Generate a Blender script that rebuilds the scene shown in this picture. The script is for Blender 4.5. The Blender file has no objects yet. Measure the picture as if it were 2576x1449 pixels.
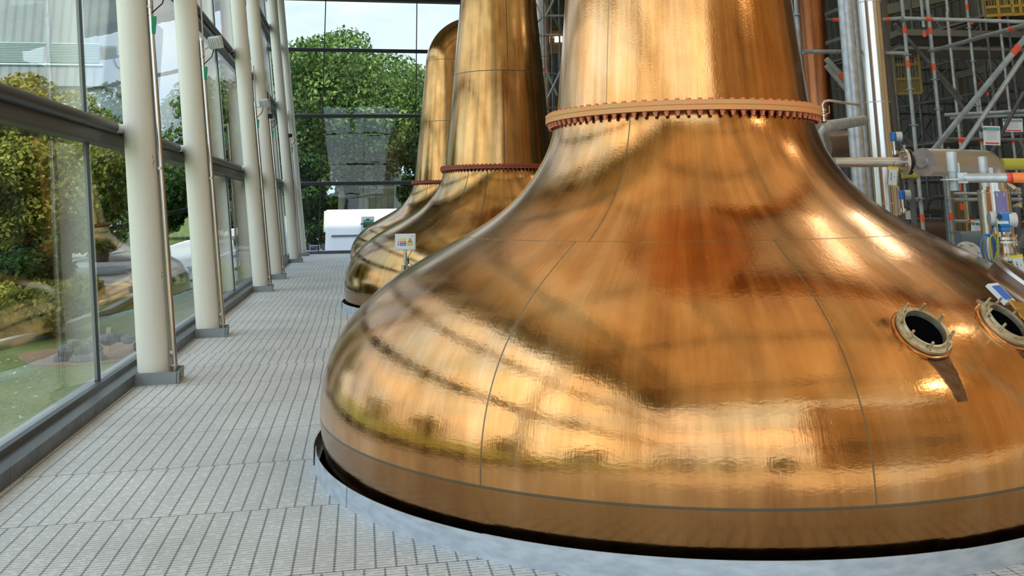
import bpy, math, random
import numpy as np
from mathutils import Vector, Matrix, Euler
random.seed(7); rng = np.random.default_rng(7)
S = bpy.context.scene
COL = S.collection
PI = math.pi

# ------------------------------------------------------------------ camera
FPX, CX, CY = 2302.9, 1344.3, 67.3
YAW, PIT, ROL, EYE = 0.1875, 0.1913, -0.0150, 1.6
Fv = Vector((math.sin(YAW)*math.cos(PIT), math.cos(YAW)*math.cos(PIT), math.sin(PIT)))
Rv = Vector((math.cos(YAW), -math.sin(YAW), 0)); Uv = Rv.cross(Fv)
R2 = Rv*math.cos(ROL)+Uv*math.sin(ROL); U2 = -Rv*math.sin(ROL)+Uv*math.cos(ROL)
cd = bpy.data.cameras.new('camera'); cam = bpy.data.objects.new('camera', cd); COL.objects.link(cam)
cam.matrix_world = Matrix(((R2.x, U2.x, -Fv.x, 0), (R2.y, U2.y, -Fv.y, 0), (R2.z, U2.z, -Fv.z, EYE), (0, 0, 0, 1)))
cd.sensor_width = 36; cd.lens = FPX*36/2576
cd.shift_x = (1288-CX)/2576; cd.shift_y = (CY-724.5)/2576
cd.clip_start = .05; cd.clip_end = 600
S.camera = cam
def ray(x, y): return Fv+R2*((x-CX)/FPX)-U2*((y-CY)/FPX)
def at(x, y, D):                       # a survey helper: the point D metres deep along a sight line
    return Vector((0, 0, EYE))+ray(x, y)*D
def at_y(x, y, Y):
    r = ray(x, y); return Vector((0, 0, EYE))+r*(Y/r.y)

# ------------------------------------------------------------------ world, sun, exposure
S.view_settings.view_transform = 'Standard'; S.view_settings.look = 'None'
S.view_settings.gamma = 1; S.view_settings.exposure = 0.8
S.cycles.max_bounces = 8; S.cycles.diffuse_bounces = 4; S.cycles.glossy_bounces = 4
S.cycles.transparent_max_bounces = 24; S.cycles.transmission_bounces = 4
S.cycles.sample_clamp_indirect = 6; S.cycles.caustics_reflective = False; S.cycles.caustics_refractive = False
S.cycles.use_denoising = True
W = bpy.data.worlds.new('sky'); S.world = W; W.use_nodes = True
wt = W.node_tree; wt.nodes.clear()
def wn(t, **k):
    n = wt.nodes.new(t)
    for a, b in k.items(): setattr(n, a, b)
    return n
wo = wn('ShaderNodeOutputWorld'); bg = wn('ShaderNodeBackground'); tc = wn('ShaderNodeTexCoord')
mp = wn('ShaderNodeMapping'); mp.inputs['Scale'].default_value = (1, 1, 2.2)
nz = wn('ShaderNodeTexNoise'); nz.inputs['Scale'].default_value = 2.1; nz.inputs['Detail'].default_value = 6; nz.inputs['Roughness'].default_value = .55
rp = wn('ShaderNodeValToRGB'); e = rp.color_ramp.elements
e[0].position = .40; e[0].color = (.50, .68, .96, 1); e[1].position = .60; e[1].color = (1.0, .98, .97, 1)
wt.links.new(tc.outputs['Generated'], mp.inputs['Vector']); wt.links.new(mp.outputs[0], nz.inputs['Vector'])
wt.links.new(nz.outputs[0], rp.inputs[0]); wt.links.new(rp.outputs[0], bg.inputs['Color'])
# the sky brightens towards the veiled sun behind the viewpoint
dt = wn('ShaderNodeVectorMath', operation='DOT_PRODUCT'); nrm_ = wn('ShaderNodeVectorMath', operation='NORMALIZE')
wt.links.new(tc.outputs['Generated'], nrm_.inputs[0]); wt.links.new(nrm_.outputs[0], dt.inputs[0]); dt.inputs[1].default_value = Vector((-.30, -.72, .50)).normalized()
mr = wn('ShaderNodeMapRange'); mr.inputs['From Min'].default_value = -.55; mr.inputs['From Max'].default_value = .8; mr.inputs['To Min'].default_value = .78; mr.inputs['To Max'].default_value = 1.9
wt.links.new(dt.outputs['Value'], mr.inputs['Value']); wt.links.new(mr.outputs[0], bg.inputs['Strength']); wt.links.new(bg.outputs[0], wo.inputs[0])
sd = bpy.data.lights.new('sun', 'SUN'); sd.energy = 3.2; sd.angle = .02; sd.color = (1, .93, .82)
sun = bpy.data.objects.new('sun', sd); COL.objects.link(sun)
sun.rotation_euler = Vector((0.07, -0.62, 0.75)).to_track_quat('Z', 'Y').to_euler()
# long fill troughs, unseen, added under the roof to brighten the hall (their bodies are built with the hall) and a few spots
FILL_TROUGHS = [(x, y) for x in (-.7, 2.4, 5.6, 9.0, 12.2) for y in (-2.4, 2.8, 8.0, 13.2, 18.4)]
for (x, y) in FILL_TROUGHS:
    lu = bpy.data.lights.new('fill_trough_light', 'AREA'); lu.shape = 'RECTANGLE'; lu.size = .34; lu.size_y = 5.1; lu.energy = 42; lu.color = (.86, .94, 1)
    lo = bpy.data.objects.new('fill_trough_light', lu); COL.objects.link(lo); lo.location = (x, y, 7.45); lo.rotation_euler = (PI, 0, 0)
LAMPS = [(10.6, -1.0, 45), (10.6, 5.4, 8), (10.6, 12, 12), (7.3, 9.0, 3), (7.3, 17.5, 8)]
for (x, y, en) in LAMPS:
    ld = bpy.data.lights.new('high_bay_light', 'AREA'); ld.shape = 'DISK'; ld.size = .7; ld.energy = en; ld.color = (1, .90, .74)
    lo = bpy.data.objects.new('high_bay_light', ld); COL.objects.link(lo); lo.location = (x, y, 7.38)

# ------------------------------------------------------------------ materials
MATS = {}
def mat(name, col, rough=.5, metal=0., bump=None, var=None, coat=0, spec=None, emit=None, alpha=None):
    """bump=(scale, strength, distance); var=(scale xyz, second colour, low, high)"""
    if name in MATS: return MATS[name]
    m = bpy.data.materials.new(name); MATS[name] = m; m.use_nodes = True
    nt = m.node_tree; b = nt.nodes['Principled BSDF']
    b.inputs['Base Color'].default_value = (*col, 1); b.inputs['Roughness'].default_value = rough
    b.inputs['Metallic'].default_value = metal
    if coat: b.inputs['Coat Weight'].default_value = coat; b.inputs['Coat Roughness'].default_value = .1
    if spec is not None: b.inputs['Specular IOR Level'].default_value = spec
    if emit: b.inputs['Emission Color'].default_value = (*emit[0], 1); b.inputs['Emission Strength'].default_value = emit[1]
    t = nt.nodes.new('ShaderNodeTexCoord')
    if var:
        mpn = nt.nodes.new('ShaderNodeMapping'); mpn.inputs['Scale'].default_value = var[0]
        n = nt.nodes.new('ShaderNodeTexNoise'); n.inputs['Detail'].default_value = 5; n.inputs['Scale'].default_value = 1
        r = nt.nodes.new('ShaderNodeValToRGB'); r.color_ramp.elements[0].position = var[2]; r.color_ramp.elements[1].position = var[3]
        r.color_ramp.elements[0].color = (*col, 1); r.color_ramp.elements[1].color = (*var[1], 1)
        nt.links.new(t.outputs['Object'], mpn.inputs[0]); nt.links.new(mpn.outputs[0], n.inputs['Vector'])
        nt.links.new(n.outputs[0], r.inputs[0]); nt.links.new(r.outputs[0], b.inputs['Base Color'])
    if bump:
        n = nt.nodes.new('ShaderNodeTexNoise'); n.inputs['Scale'].default_value = bump[0]; n.inputs['Detail'].default_value = 3
        bp = nt.nodes.new('ShaderNodeBump'); bp.inputs['Strength'].default_value = bump[1]; bp.inputs['Distance'].default_value = bump[2]
        nt.links.new(t.outputs['Object'], n.inputs['Vector']); nt.links.new(n.outputs[0], bp.inputs['Height'])
        nt.links.new(bp.outputs[0], b.inputs['Normal'])
    return m
class NT:
    """small shorthand for maths nodes"""
    def __init__(s, nt): s.nt = nt
    def n(s, t, **k):
        q = s.nt.nodes.new(t)
        for a, b in k.items(): setattr(q, a, b)
        return q
    def put(s, sock, v):
        if isinstance(v, (int, float)): sock.default_value = v
        elif isinstance(v, tuple): sock.default_value = v
        else: s.nt.links.new(v, sock)
    def m(s, op, a, b=0., c=0.):
        q = s.n('ShaderNodeMath', operation=op)
        for i, v in enumerate((a, b, c)): s.put(q.inputs[i], v)
        return q.outputs[0]
    def noise(s, vec, scale, detail=4, rough=.5):
        q = s.n('ShaderNodeTexNoise'); s.put(q.inputs['Vector'], vec); s.put(q.inputs['Scale'], scale)
        q.inputs['Detail'].default_value = detail; q.inputs['Roughness'].default_value = rough; return q.outputs[0]
    def vscale(s, vec, sc):
        q = s.n('ShaderNodeMapping'); s.put(q.inputs[0], vec); q.inputs['Scale'].default_value = sc; return q.outputs[0]
    def ramp(s, v, stops):
        q = s.n('ShaderNodeValToRGB'); s.put(q.inputs[0], v); el = q.color_ramp.elements
        while len(el) < len(stops): el.new(.5)
        for a, (p, c) in zip(el, stops): a.position = p; a.color = (*c, 1)
        return q.outputs[0]
    def mix(s, f, a, b, mode='MIX'):
        q = s.n('ShaderNodeMix', data_type='RGBA', blend_type=mode)
        s.put(q.inputs[0], f); s.put(q.inputs[6], a); s.put(q.inputs[7], b); return q.outputs[2]
def copper(name, dark, midc, light, seams_z=(), seams_a=(), stains=(), rough=(.12, .25), wob=.35):
    """beaten copper sheet: brushed streaks, patina clouds, soldered seams at set heights and angles of the vessel"""
    m = bpy.data.materials.new(name); MATS[name] = m; m.use_nodes = True
    g = NT(m.node_tree); b = m.node_tree.nodes['Principled BSDF']
    tcn = g.n('ShaderNodeTexCoord'); P = tcn.outputs['Object']
    sp = g.n('ShaderNodeSeparateXYZ'); g.put(sp.inputs[0], P); x, y, z = sp.outputs
    ang = g.m('ARCTAN2', y, x)
    cyl = g.n('ShaderNodeCombineXYZ'); g.put(cyl.inputs[0], g.m('MULTIPLY', ang, 1.6)); g.put(cyl.inputs[2], z)
    st = g.noise(g.vscale(cyl.outputs[0], (9, 1, .9)), 1., 6, .6)
    cl = g.noise(g.vscale(P, (1, 1, .8)), .9, 5, .6)
    fine = g.noise(g.vscale(cyl.outputs[0], (60, 1, 5)), 1., 3, .6)
    v = g.m('ADD', g.m('MULTIPLY', st, .32), g.m('ADD', g.m('MULTIPLY', cl, .60), g.m('MULTIPLY', fine, .08)))
    colr = g.ramp(v, [(.36, dark), (.5, midc), (.66, light)])
    spots = g.m('GREATER_THAN', g.noise(P, 17., 3, .7), .735)
    colr = g.mix(g.m('MULTIPLY', spots, .35), colr, (.62, .50, .42, 1))
    mask = None
    def add(k):
        nonlocal mask
        mask = k if mask is None else g.m('MAXIMUM', mask, k)
    for (zz, w, s) in seams_z: add(g.m('MULTIPLY', g.m('COMPARE', z, zz, w), s))
    for (a, z0, z1, w, s) in seams_a:
        rr = g.m('SQRT', g.m('ADD', g.m('MULTIPLY', x, x), g.m('MULTIPLY', y, y)))
        k = g.m('COMPARE', g.m('MULTIPLY', g.m('SUBTRACT', ang, math.radians(a)), rr), 0., w)
        k = g.m('MULTIPLY', k, g.m('COMPARE', z, (z0+z1)/2, (z1-z0)/2)); add(g.m('MULTIPLY', k, s))
    course = g.m('LESS_THAN', z, .30)          # the lowest course of plates is darker
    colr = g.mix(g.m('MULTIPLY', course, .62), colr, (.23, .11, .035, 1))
    if mask is not None: colr = g.mix(mask, colr, (.055, .058, .035, 1))
    smask = None
    for (a, z0, z1, w) in stains:
        d = g.m('ADD', g.m('SUBTRACT', ang, math.radians(a)), g.m('MULTIPLY', g.m('SUBTRACT', z, z0), .05))
        ww = g.m('MULTIPLY', w, g.m('ADD', .45, g.m('MULTIPLY', g.m('SUBTRACT', z, z0), .55/(z1-z0))))
        k = g.m('SUBTRACT', 1., g.m('DIVIDE', g.m('ABSOLUTE', g.m('ADD', d, g.m('MULTIPLY', g.m('SUBTRACT', g.noise(P, 14.), .5), .03))), ww))
        k = g.m('MINIMUM', g.m('MAXIMUM', g.m('MULTIPLY', k, 5.), 0.), 1.)
        k = g.m('MULTIPLY', k, g.m('COMPARE', z, (z0+z1)/2, (z1-z0)/2))
        smask = k if smask is None else g.m('MAXIMUM', smask, k)
    if smask is not None: colr = g.mix(g.m('MULTIPLY', smask, .85), colr, g.ramp(g.noise(P, 30.), [(.3, (.03, .015, .012)), (.7, (.13, .075, .055))]))
    g.put(b.inputs['Base Color'], colr); b.inputs['Metallic'].default_value = 1
    rg = g.m('ADD', rough[0], g.m('MULTIPLY', g.m('SUBTRACT', st, .3), (rough[1]-rough[0])*2))
    rg = g.m('ADD', rg, g.m('MULTIPLY', spots, .1))
    if mask is not None: rg = g.m('ADD', rg, g.m('MULTIPLY', mask, .25))
    if smask is not None: rg = g.m('ADD', rg, g.m('MULTIPLY', smask, .35))
    if mask is not None: g.put(b.inputs['Metallic'], g.m('SUBTRACT', 1., g.m('MULTIPLY', mask, .85)))
    g.put(b.inputs['Roughness'], g.m('MAXIMUM', rg, .05))
    b.inputs['Coat Weight'].default_value = .25; b.inputs['Coat Roughness'].default_value = .12
    hb = g.m('ADD', g.m('MULTIPLY', g.noise(g.vscale(cyl.outputs[0], (1, 1, 1.6)), 42., 2), .06), g.m('MULTIPLY', g.noise(P, 2.2, 2), 1.6*wob))
    hb = g.m('ADD', hb, g.m('MULTIPLY', g.noise(g.vscale(cyl.outputs[0], (150, 1, 14)), 1., 2), .035))
    bp = g.n('ShaderNodeBump'); bp.inputs['Strength'].default_value = .42; bp.inputs['Distance'].default_value = .022
    g.put(bp.inputs['Height'], hb); g.put(b.inputs['Normal'], bp.outputs[0])
    return m
def glass_mat(name, tint, r0):
    m = bpy.data.materials.new(name); MATS[name] = m; m.use_nodes = True
    nt = m.node_tree; nt.nodes.clear(); g = NT(nt)
    o = g.n('ShaderNodeOutputMaterial'); tr = g.n('ShaderNodeBsdfTransparent'); tr.inputs[0].default_value = (*tint, 1)
    gl = g.n('ShaderNodeBsdfGlossy'); gl.inputs['Roughness'].default_value = 0.0
    lw = g.n('ShaderNodeLayerWeight'); lw.inputs[0].default_value = .5
    f = g.m('ADD', r0, g.m('MULTIPLY', g.m('POWER', lw.outputs['Facing'], 5.), 1-r0))
    tcn = g.n('ShaderNodeTexCoord'); bp = g.n('ShaderNodeBump'); bp.inputs['Strength'].default_value = .12; bp.inputs['Distance'].default_value = .01
    g.put(bp.inputs['Height'], g.noise(g.vscale(tcn.outputs['Object'], (.6, .6, 2.5)), 1.3, 2)); g.put(gl.inputs['Normal'], bp.outputs[0])
    mx = g.n('ShaderNodeMixShader'); g.put(mx.inputs[0], f); nt.links.new(tr.outputs[0], mx.inputs[1]); nt.links.new(gl.outputs[0], mx.inputs[2])
    nt.links.new(mx.outputs[0], o.inputs[0]); return m
def grating_mat():
    m = bpy.data.materials.new('steel_grating'); MATS['grating'] = m; m.use_nodes = True
    g = NT(m.node_tree); b = m.node_tree.nodes['Principled BSDF']
    P = g.n('ShaderNodeTexCoord').outputs['Object']
    sp = g.n('ShaderNodeSeparateXYZ'); g.put(sp.inputs[0], P); x, y, z = sp.outputs
    row = g.m('FLOOR', g.m('DIVIDE', g.m('SUBTRACT', y, 5.54-.97*20), .97))
    wn_ = g.n('ShaderNodeTexWhiteNoise', noise_dimensions='1D'); g.put(wn_.inputs['W'], row)
    off = g.m('MULTIPLY', g.m('SUBTRACT', wn_.outputs['Value'], .5), .05)
    xs = g.m('DIVIDE', g.m('ADD', g.m('SUBTRACT', x, -1.36), off), .0925)
    fx = g.m('FRACT', g.m('ADD', xs, 50.5)); dx = g.m('MULTIPLY', g.m('ABSOLUTE', g.m('SUBTRACT', fx, .5)), .0925)
    fy = g.m('FRACT', g.m('DIVIDE', g.m('ADD', y, 30.), .030)); dy = g.m('MULTIPLY', g.m('ABSOLUTE', g.m('SUBTRACT', fy, .5)), .030)
    # serrated slot between the planks, bars across, joint between rows
    slot = g.m('LESS_THAN', dx, g.m('ADD', .0028, g.m('MULTIPLY', g.m('LESS_THAN', dy, .009), .0035)))
    bar = g.m('MULTIPLY', g.m('LESS_THAN', dy, .0042), g.m('GREATER_THAN', g.noise(g.vscale(P, (26, 26, 1)), 1., 1), .42))
    fr = g.m('FRACT', g.m('DIVIDE', g.m('SUBTRACT', y, 5.54-.97*20), .97))
    joint = g.m('LESS_THAN', g.m('ABSOLUTE', g.m('SUBTRACT', fr, .5)), .5)
    jn = g.m('GREATER_THAN', g.m('ABSOLUTE', g.m('SUBTRACT', fr, .5)), .4955)
    big = g.noise(g.vscale(P, (1, 1, 1)), .9, 5, .6); sm = g.noise(g.vscale(P, (40, 90, 1)), 1., 3, .7)
    wn2 = g.n('ShaderNodeTexWhiteNoise', noise_dimensions='1D'); g.put(wn2.inputs['W'], g.m('ADD', row, 91.3))
    v = g.m('ADD', g.m('MULTIPLY', big, .5), g.m('ADD', g.m('MULTIPLY', sm, .42), g.m('ADD', g.m('MULTIPLY', wn2.outputs['Value'], .05), .045)))
    base = g.ramp(v, [(.3, (.50, .515, .53)), (.52, (.74, .76, .78)), (.72, (.92, .94, .96))])
    c1 = g.mix(g.m('MULTIPLY', bar, .55), base, (.17, .18, .19, 1))
    c2 = g.mix(g.m('MULTIPLY', jn, .75), c1, (.12, .13, .14, 1))
    c3 = g.mix(g.m('MULTIPLY', slot, .70), c2, (.045, .055, .065, 1))
    g.put(b.inputs['Base Color'], c3); b.inputs['Roughness'].default_value = .5; b.inputs['Metallic'].default_value = .05
    bp = g.n('ShaderNodeBump'); bp.inputs['Strength'].default_value = .5; bp.inputs['Distance'].default_value = .004
    g.put(bp.inputs['Height'], g.m('SUBTRACT', g.m('SUBTRACT', g.m('MULTIPLY', sm, .8), bar), slot)); g.put(b.inputs['Normal'], bp.outputs[0])
    return m
def ribbed_mat(name, ca, cb, pitch, axis):
    """profiled metal cladding: real ribs are relief in the sheet, the colour is one paint with weathering"""
    m = bpy.data.materials.new(name); MATS[name] = m; m.use_nodes = True
    g = NT(m.node_tree); b = m.node_tree.nodes['Principled BSDF']
    P = g.n('ShaderNodeTexCoord').outputs['Object']; sp = g.n('ShaderNodeSeparateXYZ'); g.put(sp.inputs[0], P)
    s = g.m('PINGPONG', g.m('DIVIDE', sp.outputs[axis], pitch), 1.)
    s = g.m('SMOOTH_MIN', g.m('MULTIPLY', s, 2.5), 1., .4)
    g.put(b.inputs['Base Color'], g.ramp(g.noise(g.vscale(P, (.6, .6, .2)), 1., 4), [(.35, ca), (.7, cb)]))
    b.inputs['Roughness'].default_value = .55
    bp = g.n('ShaderNodeBump'); bp.inputs['Strength'].default_value = 1; bp.inputs['Distance'].default_value = .05
    g.put(bp.inputs['Height'], s); g.put(b.inputs['Normal'], bp.outputs[0]); return m
def leaf_mat(name, cols):
    m = bpy.data.materials.new(name); MATS[name] = m; m.use_nodes = True
    nt = m.node_tree; nt.nodes.clear(); g = NT(nt)
    P = g.n('ShaderNodeTexCoord').outputs['Object']
    ge = g.n('ShaderNodeNewGeometry')
    v = g.m('ADD', g.m('MULTIPLY', g.noise(P, .8, 3), .5), g.m('MULTIPLY', ge.outputs['Random Per Island'], .5))
    c = g.ramp(v, cols)
    d = g.n('ShaderNodeBsdfDiffuse'); t = g.n('ShaderNodeBsdfTranslucent'); o = g.n('ShaderNodeOutputMaterial')
    g.put(d.inputs[0], c); g.put(t.inputs[0], c); mx = g.n('ShaderNodeMixShader'); mx.inputs[0].default_value = .35
    nt.links.new(d.outputs[0], mx.inputs[1]); nt.links.new(t.outputs[0], mx.inputs[2]); nt.links.new(mx.outputs[0], o.inputs[0]); return m

NECK_SEAMS = [(3.79, .007, .9), (5.45, .007, .9)]
POTSEAM = [(1.385, .003, .35), (.30, .0065, .85)]
def pot_angles(f): return [(a, .30, 1.385, f, .75) for a in (-173, -133, -92.5, -52, -12)]+[(a, 1.385, 2.2, f, .7) for a in (-170, -130, -60)]
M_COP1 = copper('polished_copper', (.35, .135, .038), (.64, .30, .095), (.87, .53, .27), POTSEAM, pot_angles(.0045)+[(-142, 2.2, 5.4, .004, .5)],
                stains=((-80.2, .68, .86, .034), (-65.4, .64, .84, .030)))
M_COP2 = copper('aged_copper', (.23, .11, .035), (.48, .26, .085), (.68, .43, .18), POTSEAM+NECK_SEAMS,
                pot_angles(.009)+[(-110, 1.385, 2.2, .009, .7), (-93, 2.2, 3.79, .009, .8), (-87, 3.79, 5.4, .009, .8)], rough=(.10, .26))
M_COP3 = copper('copper_cylinder', (.17, .055, .018), (.28, .10, .036), (.36, .145, .055), [(4.2, .012, .9), (2.1, .012, .9)], [(-120, 0, 9, .006, .5), (-90, 0, 9, .006, .4)], rough=(.22, .35))
M_FLO = mat('orange_painted_steel', (.88, .36, .13), .55, bump=(40, .3, .003), var=((6, 6, 14), (.72, .42, .16), .4, .72))
M_BOLT = mat('red_oxide_bolts', (.78, .23, .12), .45)
M_FLR = mat('red_oxide_paint', (.36, .075, .04), .6, bump=(40, .3, .003), var=((8, 8, 20), (.28, .06, .035), .4, .7))
M_GLASS = glass_mat('green_tinted_glass', (.92, .965, .95), .105)
M_GLASSB = glass_mat('clear_glass', (.94, .975, .965), .022)
M_GRAT = grating_mat()
M_WHITE = mat('cream_painted_steel', (.92, .88, .79), .38, var=((3, 3, .5), (.88, .83, .73), .4, .75))
M_STUB = mat('white_painted_steel', (.80, .79, .74), .4)
M_DARK = mat('dark_grey_frame', (.035, .038, .043), .42)
M_FIN = mat('grey_green_frame', (.055, .065, .065), .4)
M_SILL = mat('brushed_grey_sill', (.20, .23, .26), .3, .6, var=((1, .5, 1), (.15, .17, .20), .4, .6))
M_CURB = mat('lead_grey_upstand', (.17, .18, .20), .45, .5, bump=(9, .5, .01), var=((5, 5, 8), (.11, .12, .135), .35, .65))
M_GALV = mat('galvanised_steel', (.55, .58, .61), .42, .55, var=((14, 14, 14), (.40, .43, .46), .35, .65))
M_RING = mat('galvanised_sheet', (.60, .66, .73), .45, .45, bump=(7, .4, .01), var=((9, 9, 30), (.44, .50, .56), .35, .68))
M_SST = mat('stainless_steel', (.66, .64, .62), .2, 1., bump=(5, .2, .003))
M_SSD = mat('brushed_stainless', (.60, .59, .57), .36, .85, bump=(9, .3, .004))
M_SCAF = mat('galvanised_scaffold_tube', (.40, .44, .46), .45, .5, var=((10, 10, 10), (.28, .31, .33), .35, .65))
M_SCAFD = mat('dark_scaffold_tube', (.15, .16, .165), .5, .4, var=((6, 6, 6), (.09, .095, .10), .35, .65))  # darker grey than the galvanised tubes
M_RED = mat('orange_red_tape', (.85, .10, .035), .5)
M_ORANGE = mat('orange_tape', (.95, .22, .04), .5)
M_BLACK = mat('black_interior', (.003, .003, .004), .9, spec=0)
M_RUB = mat('black_rubber', (.02, .02, .022), .5)
M_BRASS = mat('brass_and_gunmetal', (.66, .58, .42), .34, .8, bump=(30, .3, .003), var=((30, 30, 30), (.48, .42, .30), .4, .6))
M_GOLD = mat('yellow_brass', (.80, .55, .18), .22, 1.)
M_BLUE = mat('blue_enamel', (.05, .26, .72), .35)
M_LGREY = mat('light_grey_enamel', (.70, .73, .74), .35)
M_CABLE = mat('blue_cable', (.03, .22, .65), .4)
M_CABLEG = mat('green_yellow_cable', (.45, .55, .08), .5)
M_PAPER = mat('white_signboard', (.82, .84, .86), .4)
M_YEL = mat('sign_yellow', (.90, .72, .06), .45); M_REDS = mat('sign_red', (.75, .06, .06), .45); M_BLUS = mat('sign_blue', (.05, .17, .62), .45)
M_AMB = mat('sign_amber', (.85, .52, .02), .45); M_TEAL = mat('sign_teal', (.0, .24, .23), .45); M_NAVY = mat('navy_sign', (.03, .05, .16), .4)
M_INK = mat('black_ink', (.03, .03, .035), .5); M_PURP = mat('violet_label', (.24, .22, .50), .4); M_YTXT = mat('yellow_lettering', (.85, .68, .25), .5)
M_GTAG = mat('green_tag', (.0, .30, .14), .4); M_MAROON = mat('maroon_rope', (.18, .02, .03), .8)
M_YPIPE = mat('yellow_ochre_pipe', (.55, .50, .06), .5); M_YGATE = mat('yellow_gate', (.42, .27, .02), .5); M_DYEL = mat('dull_yellow_board', (.14, .10, .02), .6)
M_BROWN = mat('brown_lagging', (.13, .085, .065), .35, .3, var=((3, 3, 3), (.20, .14, .11), .35, .65))
M_LWHITE = mat('white_pipe_lagging', (.72, .75, .78), .35, .2)
M_CEIL = mat('timber_soffit', (.62, .47, .29), .6, var=((1, 6, 1), (.54, .40, .24), .4, .6))
M_CLADIN = ribbed_mat('dark_profiled_cladding', (.085, .085, .074), (.12, .12, .105), .16, 1)
M_CLADX = ribbed_mat('dark_profiled_cladding_back', (.085, .085, .075), (.12, .12, .105), .16, 0)
M_BOARD = mat('grey_scaffold_board', (.16, .15, .14), .8)
M_BEAM = mat('olive_steel_beam', (.16, .155, .12), .6)
M_LENS = mat('lamp_lens', (.9, .9, .9), .3, emit=((1, .94, .85), 1.2))
M_LITL = mat('lit_floodlight', (1, .95, .8), .3, emit=((1, .85, .55), 5))
M_GRASS = mat('lawn_grass', (.15, .22, .055), .9, bump=(12, .8, .06), var=((1.2, 1.2, 1.2), (.27, .31, .11), .35, .65))
M_PATH = mat('tarmac', (.16, .17, .18), .85, var=((.8, .8, .8), (.22, .23, .24), .4, .6))
M_STONE = mat('grey_stone', (.20, .21, .22), .8, bump=(6, 1, .03), var=((4, 4, 4), (.10, .105, .11), .3, .7))
M_KERB = mat('pale_kerb_stone', (.50, .54, .56), .7)
M_SOIL = mat('bare_soil', (.36, .24, .15), .95, bump=(14, .8, .03))
M_BARK = mat('tree_bark', (.045, .04, .035), .9, bump=(9, 1, .05))
M_LEAF = leaf_mat('green_leaves', [(.25, (.025, .06, .016)), (.5, (.07, .135, .035)), (.8, (.24, .31, .09))])
M_LEAFY = leaf_mat('yellowing_leaves', [(.25, (.09, .13, .025)), (.5, (.26, .29, .06)), (.8, (.52, .46, .12))])
M_LEAFD = leaf_mat('dark_leaves', [(.25, (.012, .03, .012)), (.5, (.03, .065, .022)), (.8, (.08, .13, .04))])
M_CLG = ribbed_mat('grey_vertical_cladding', (.26, .29, .30), (.31, .34, .35), .2, 0)
M_LOUV = mat('pale_louvre', (.48, .58, .60), .4, .2); M_PALE = mat('pale_wall_panel', (.58, .62, .65), .6)
M_CREAM = ribbed_mat('cream_ribbed_cladding', (.50, .50, .40), (.56, .55, .45), .18, 0)
M_TRIMW = mat('white_window_trim', (.82, .83, .85), .5); M_TRUCK = mat('white_trailer_side', (.88, .91, .97), .35, var=((.7, .7, .7), (.80, .84, .92), .4, .6)); M_STRIPE = mat('grey_rubbing_strip', (.10, .12, .15), .5)
M_GREENM = mat('dark_green_enamel', (.01, .09, .06), .35); M_TCREAM = mat('cream_panel', (.55, .58, .48), .5)

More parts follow.
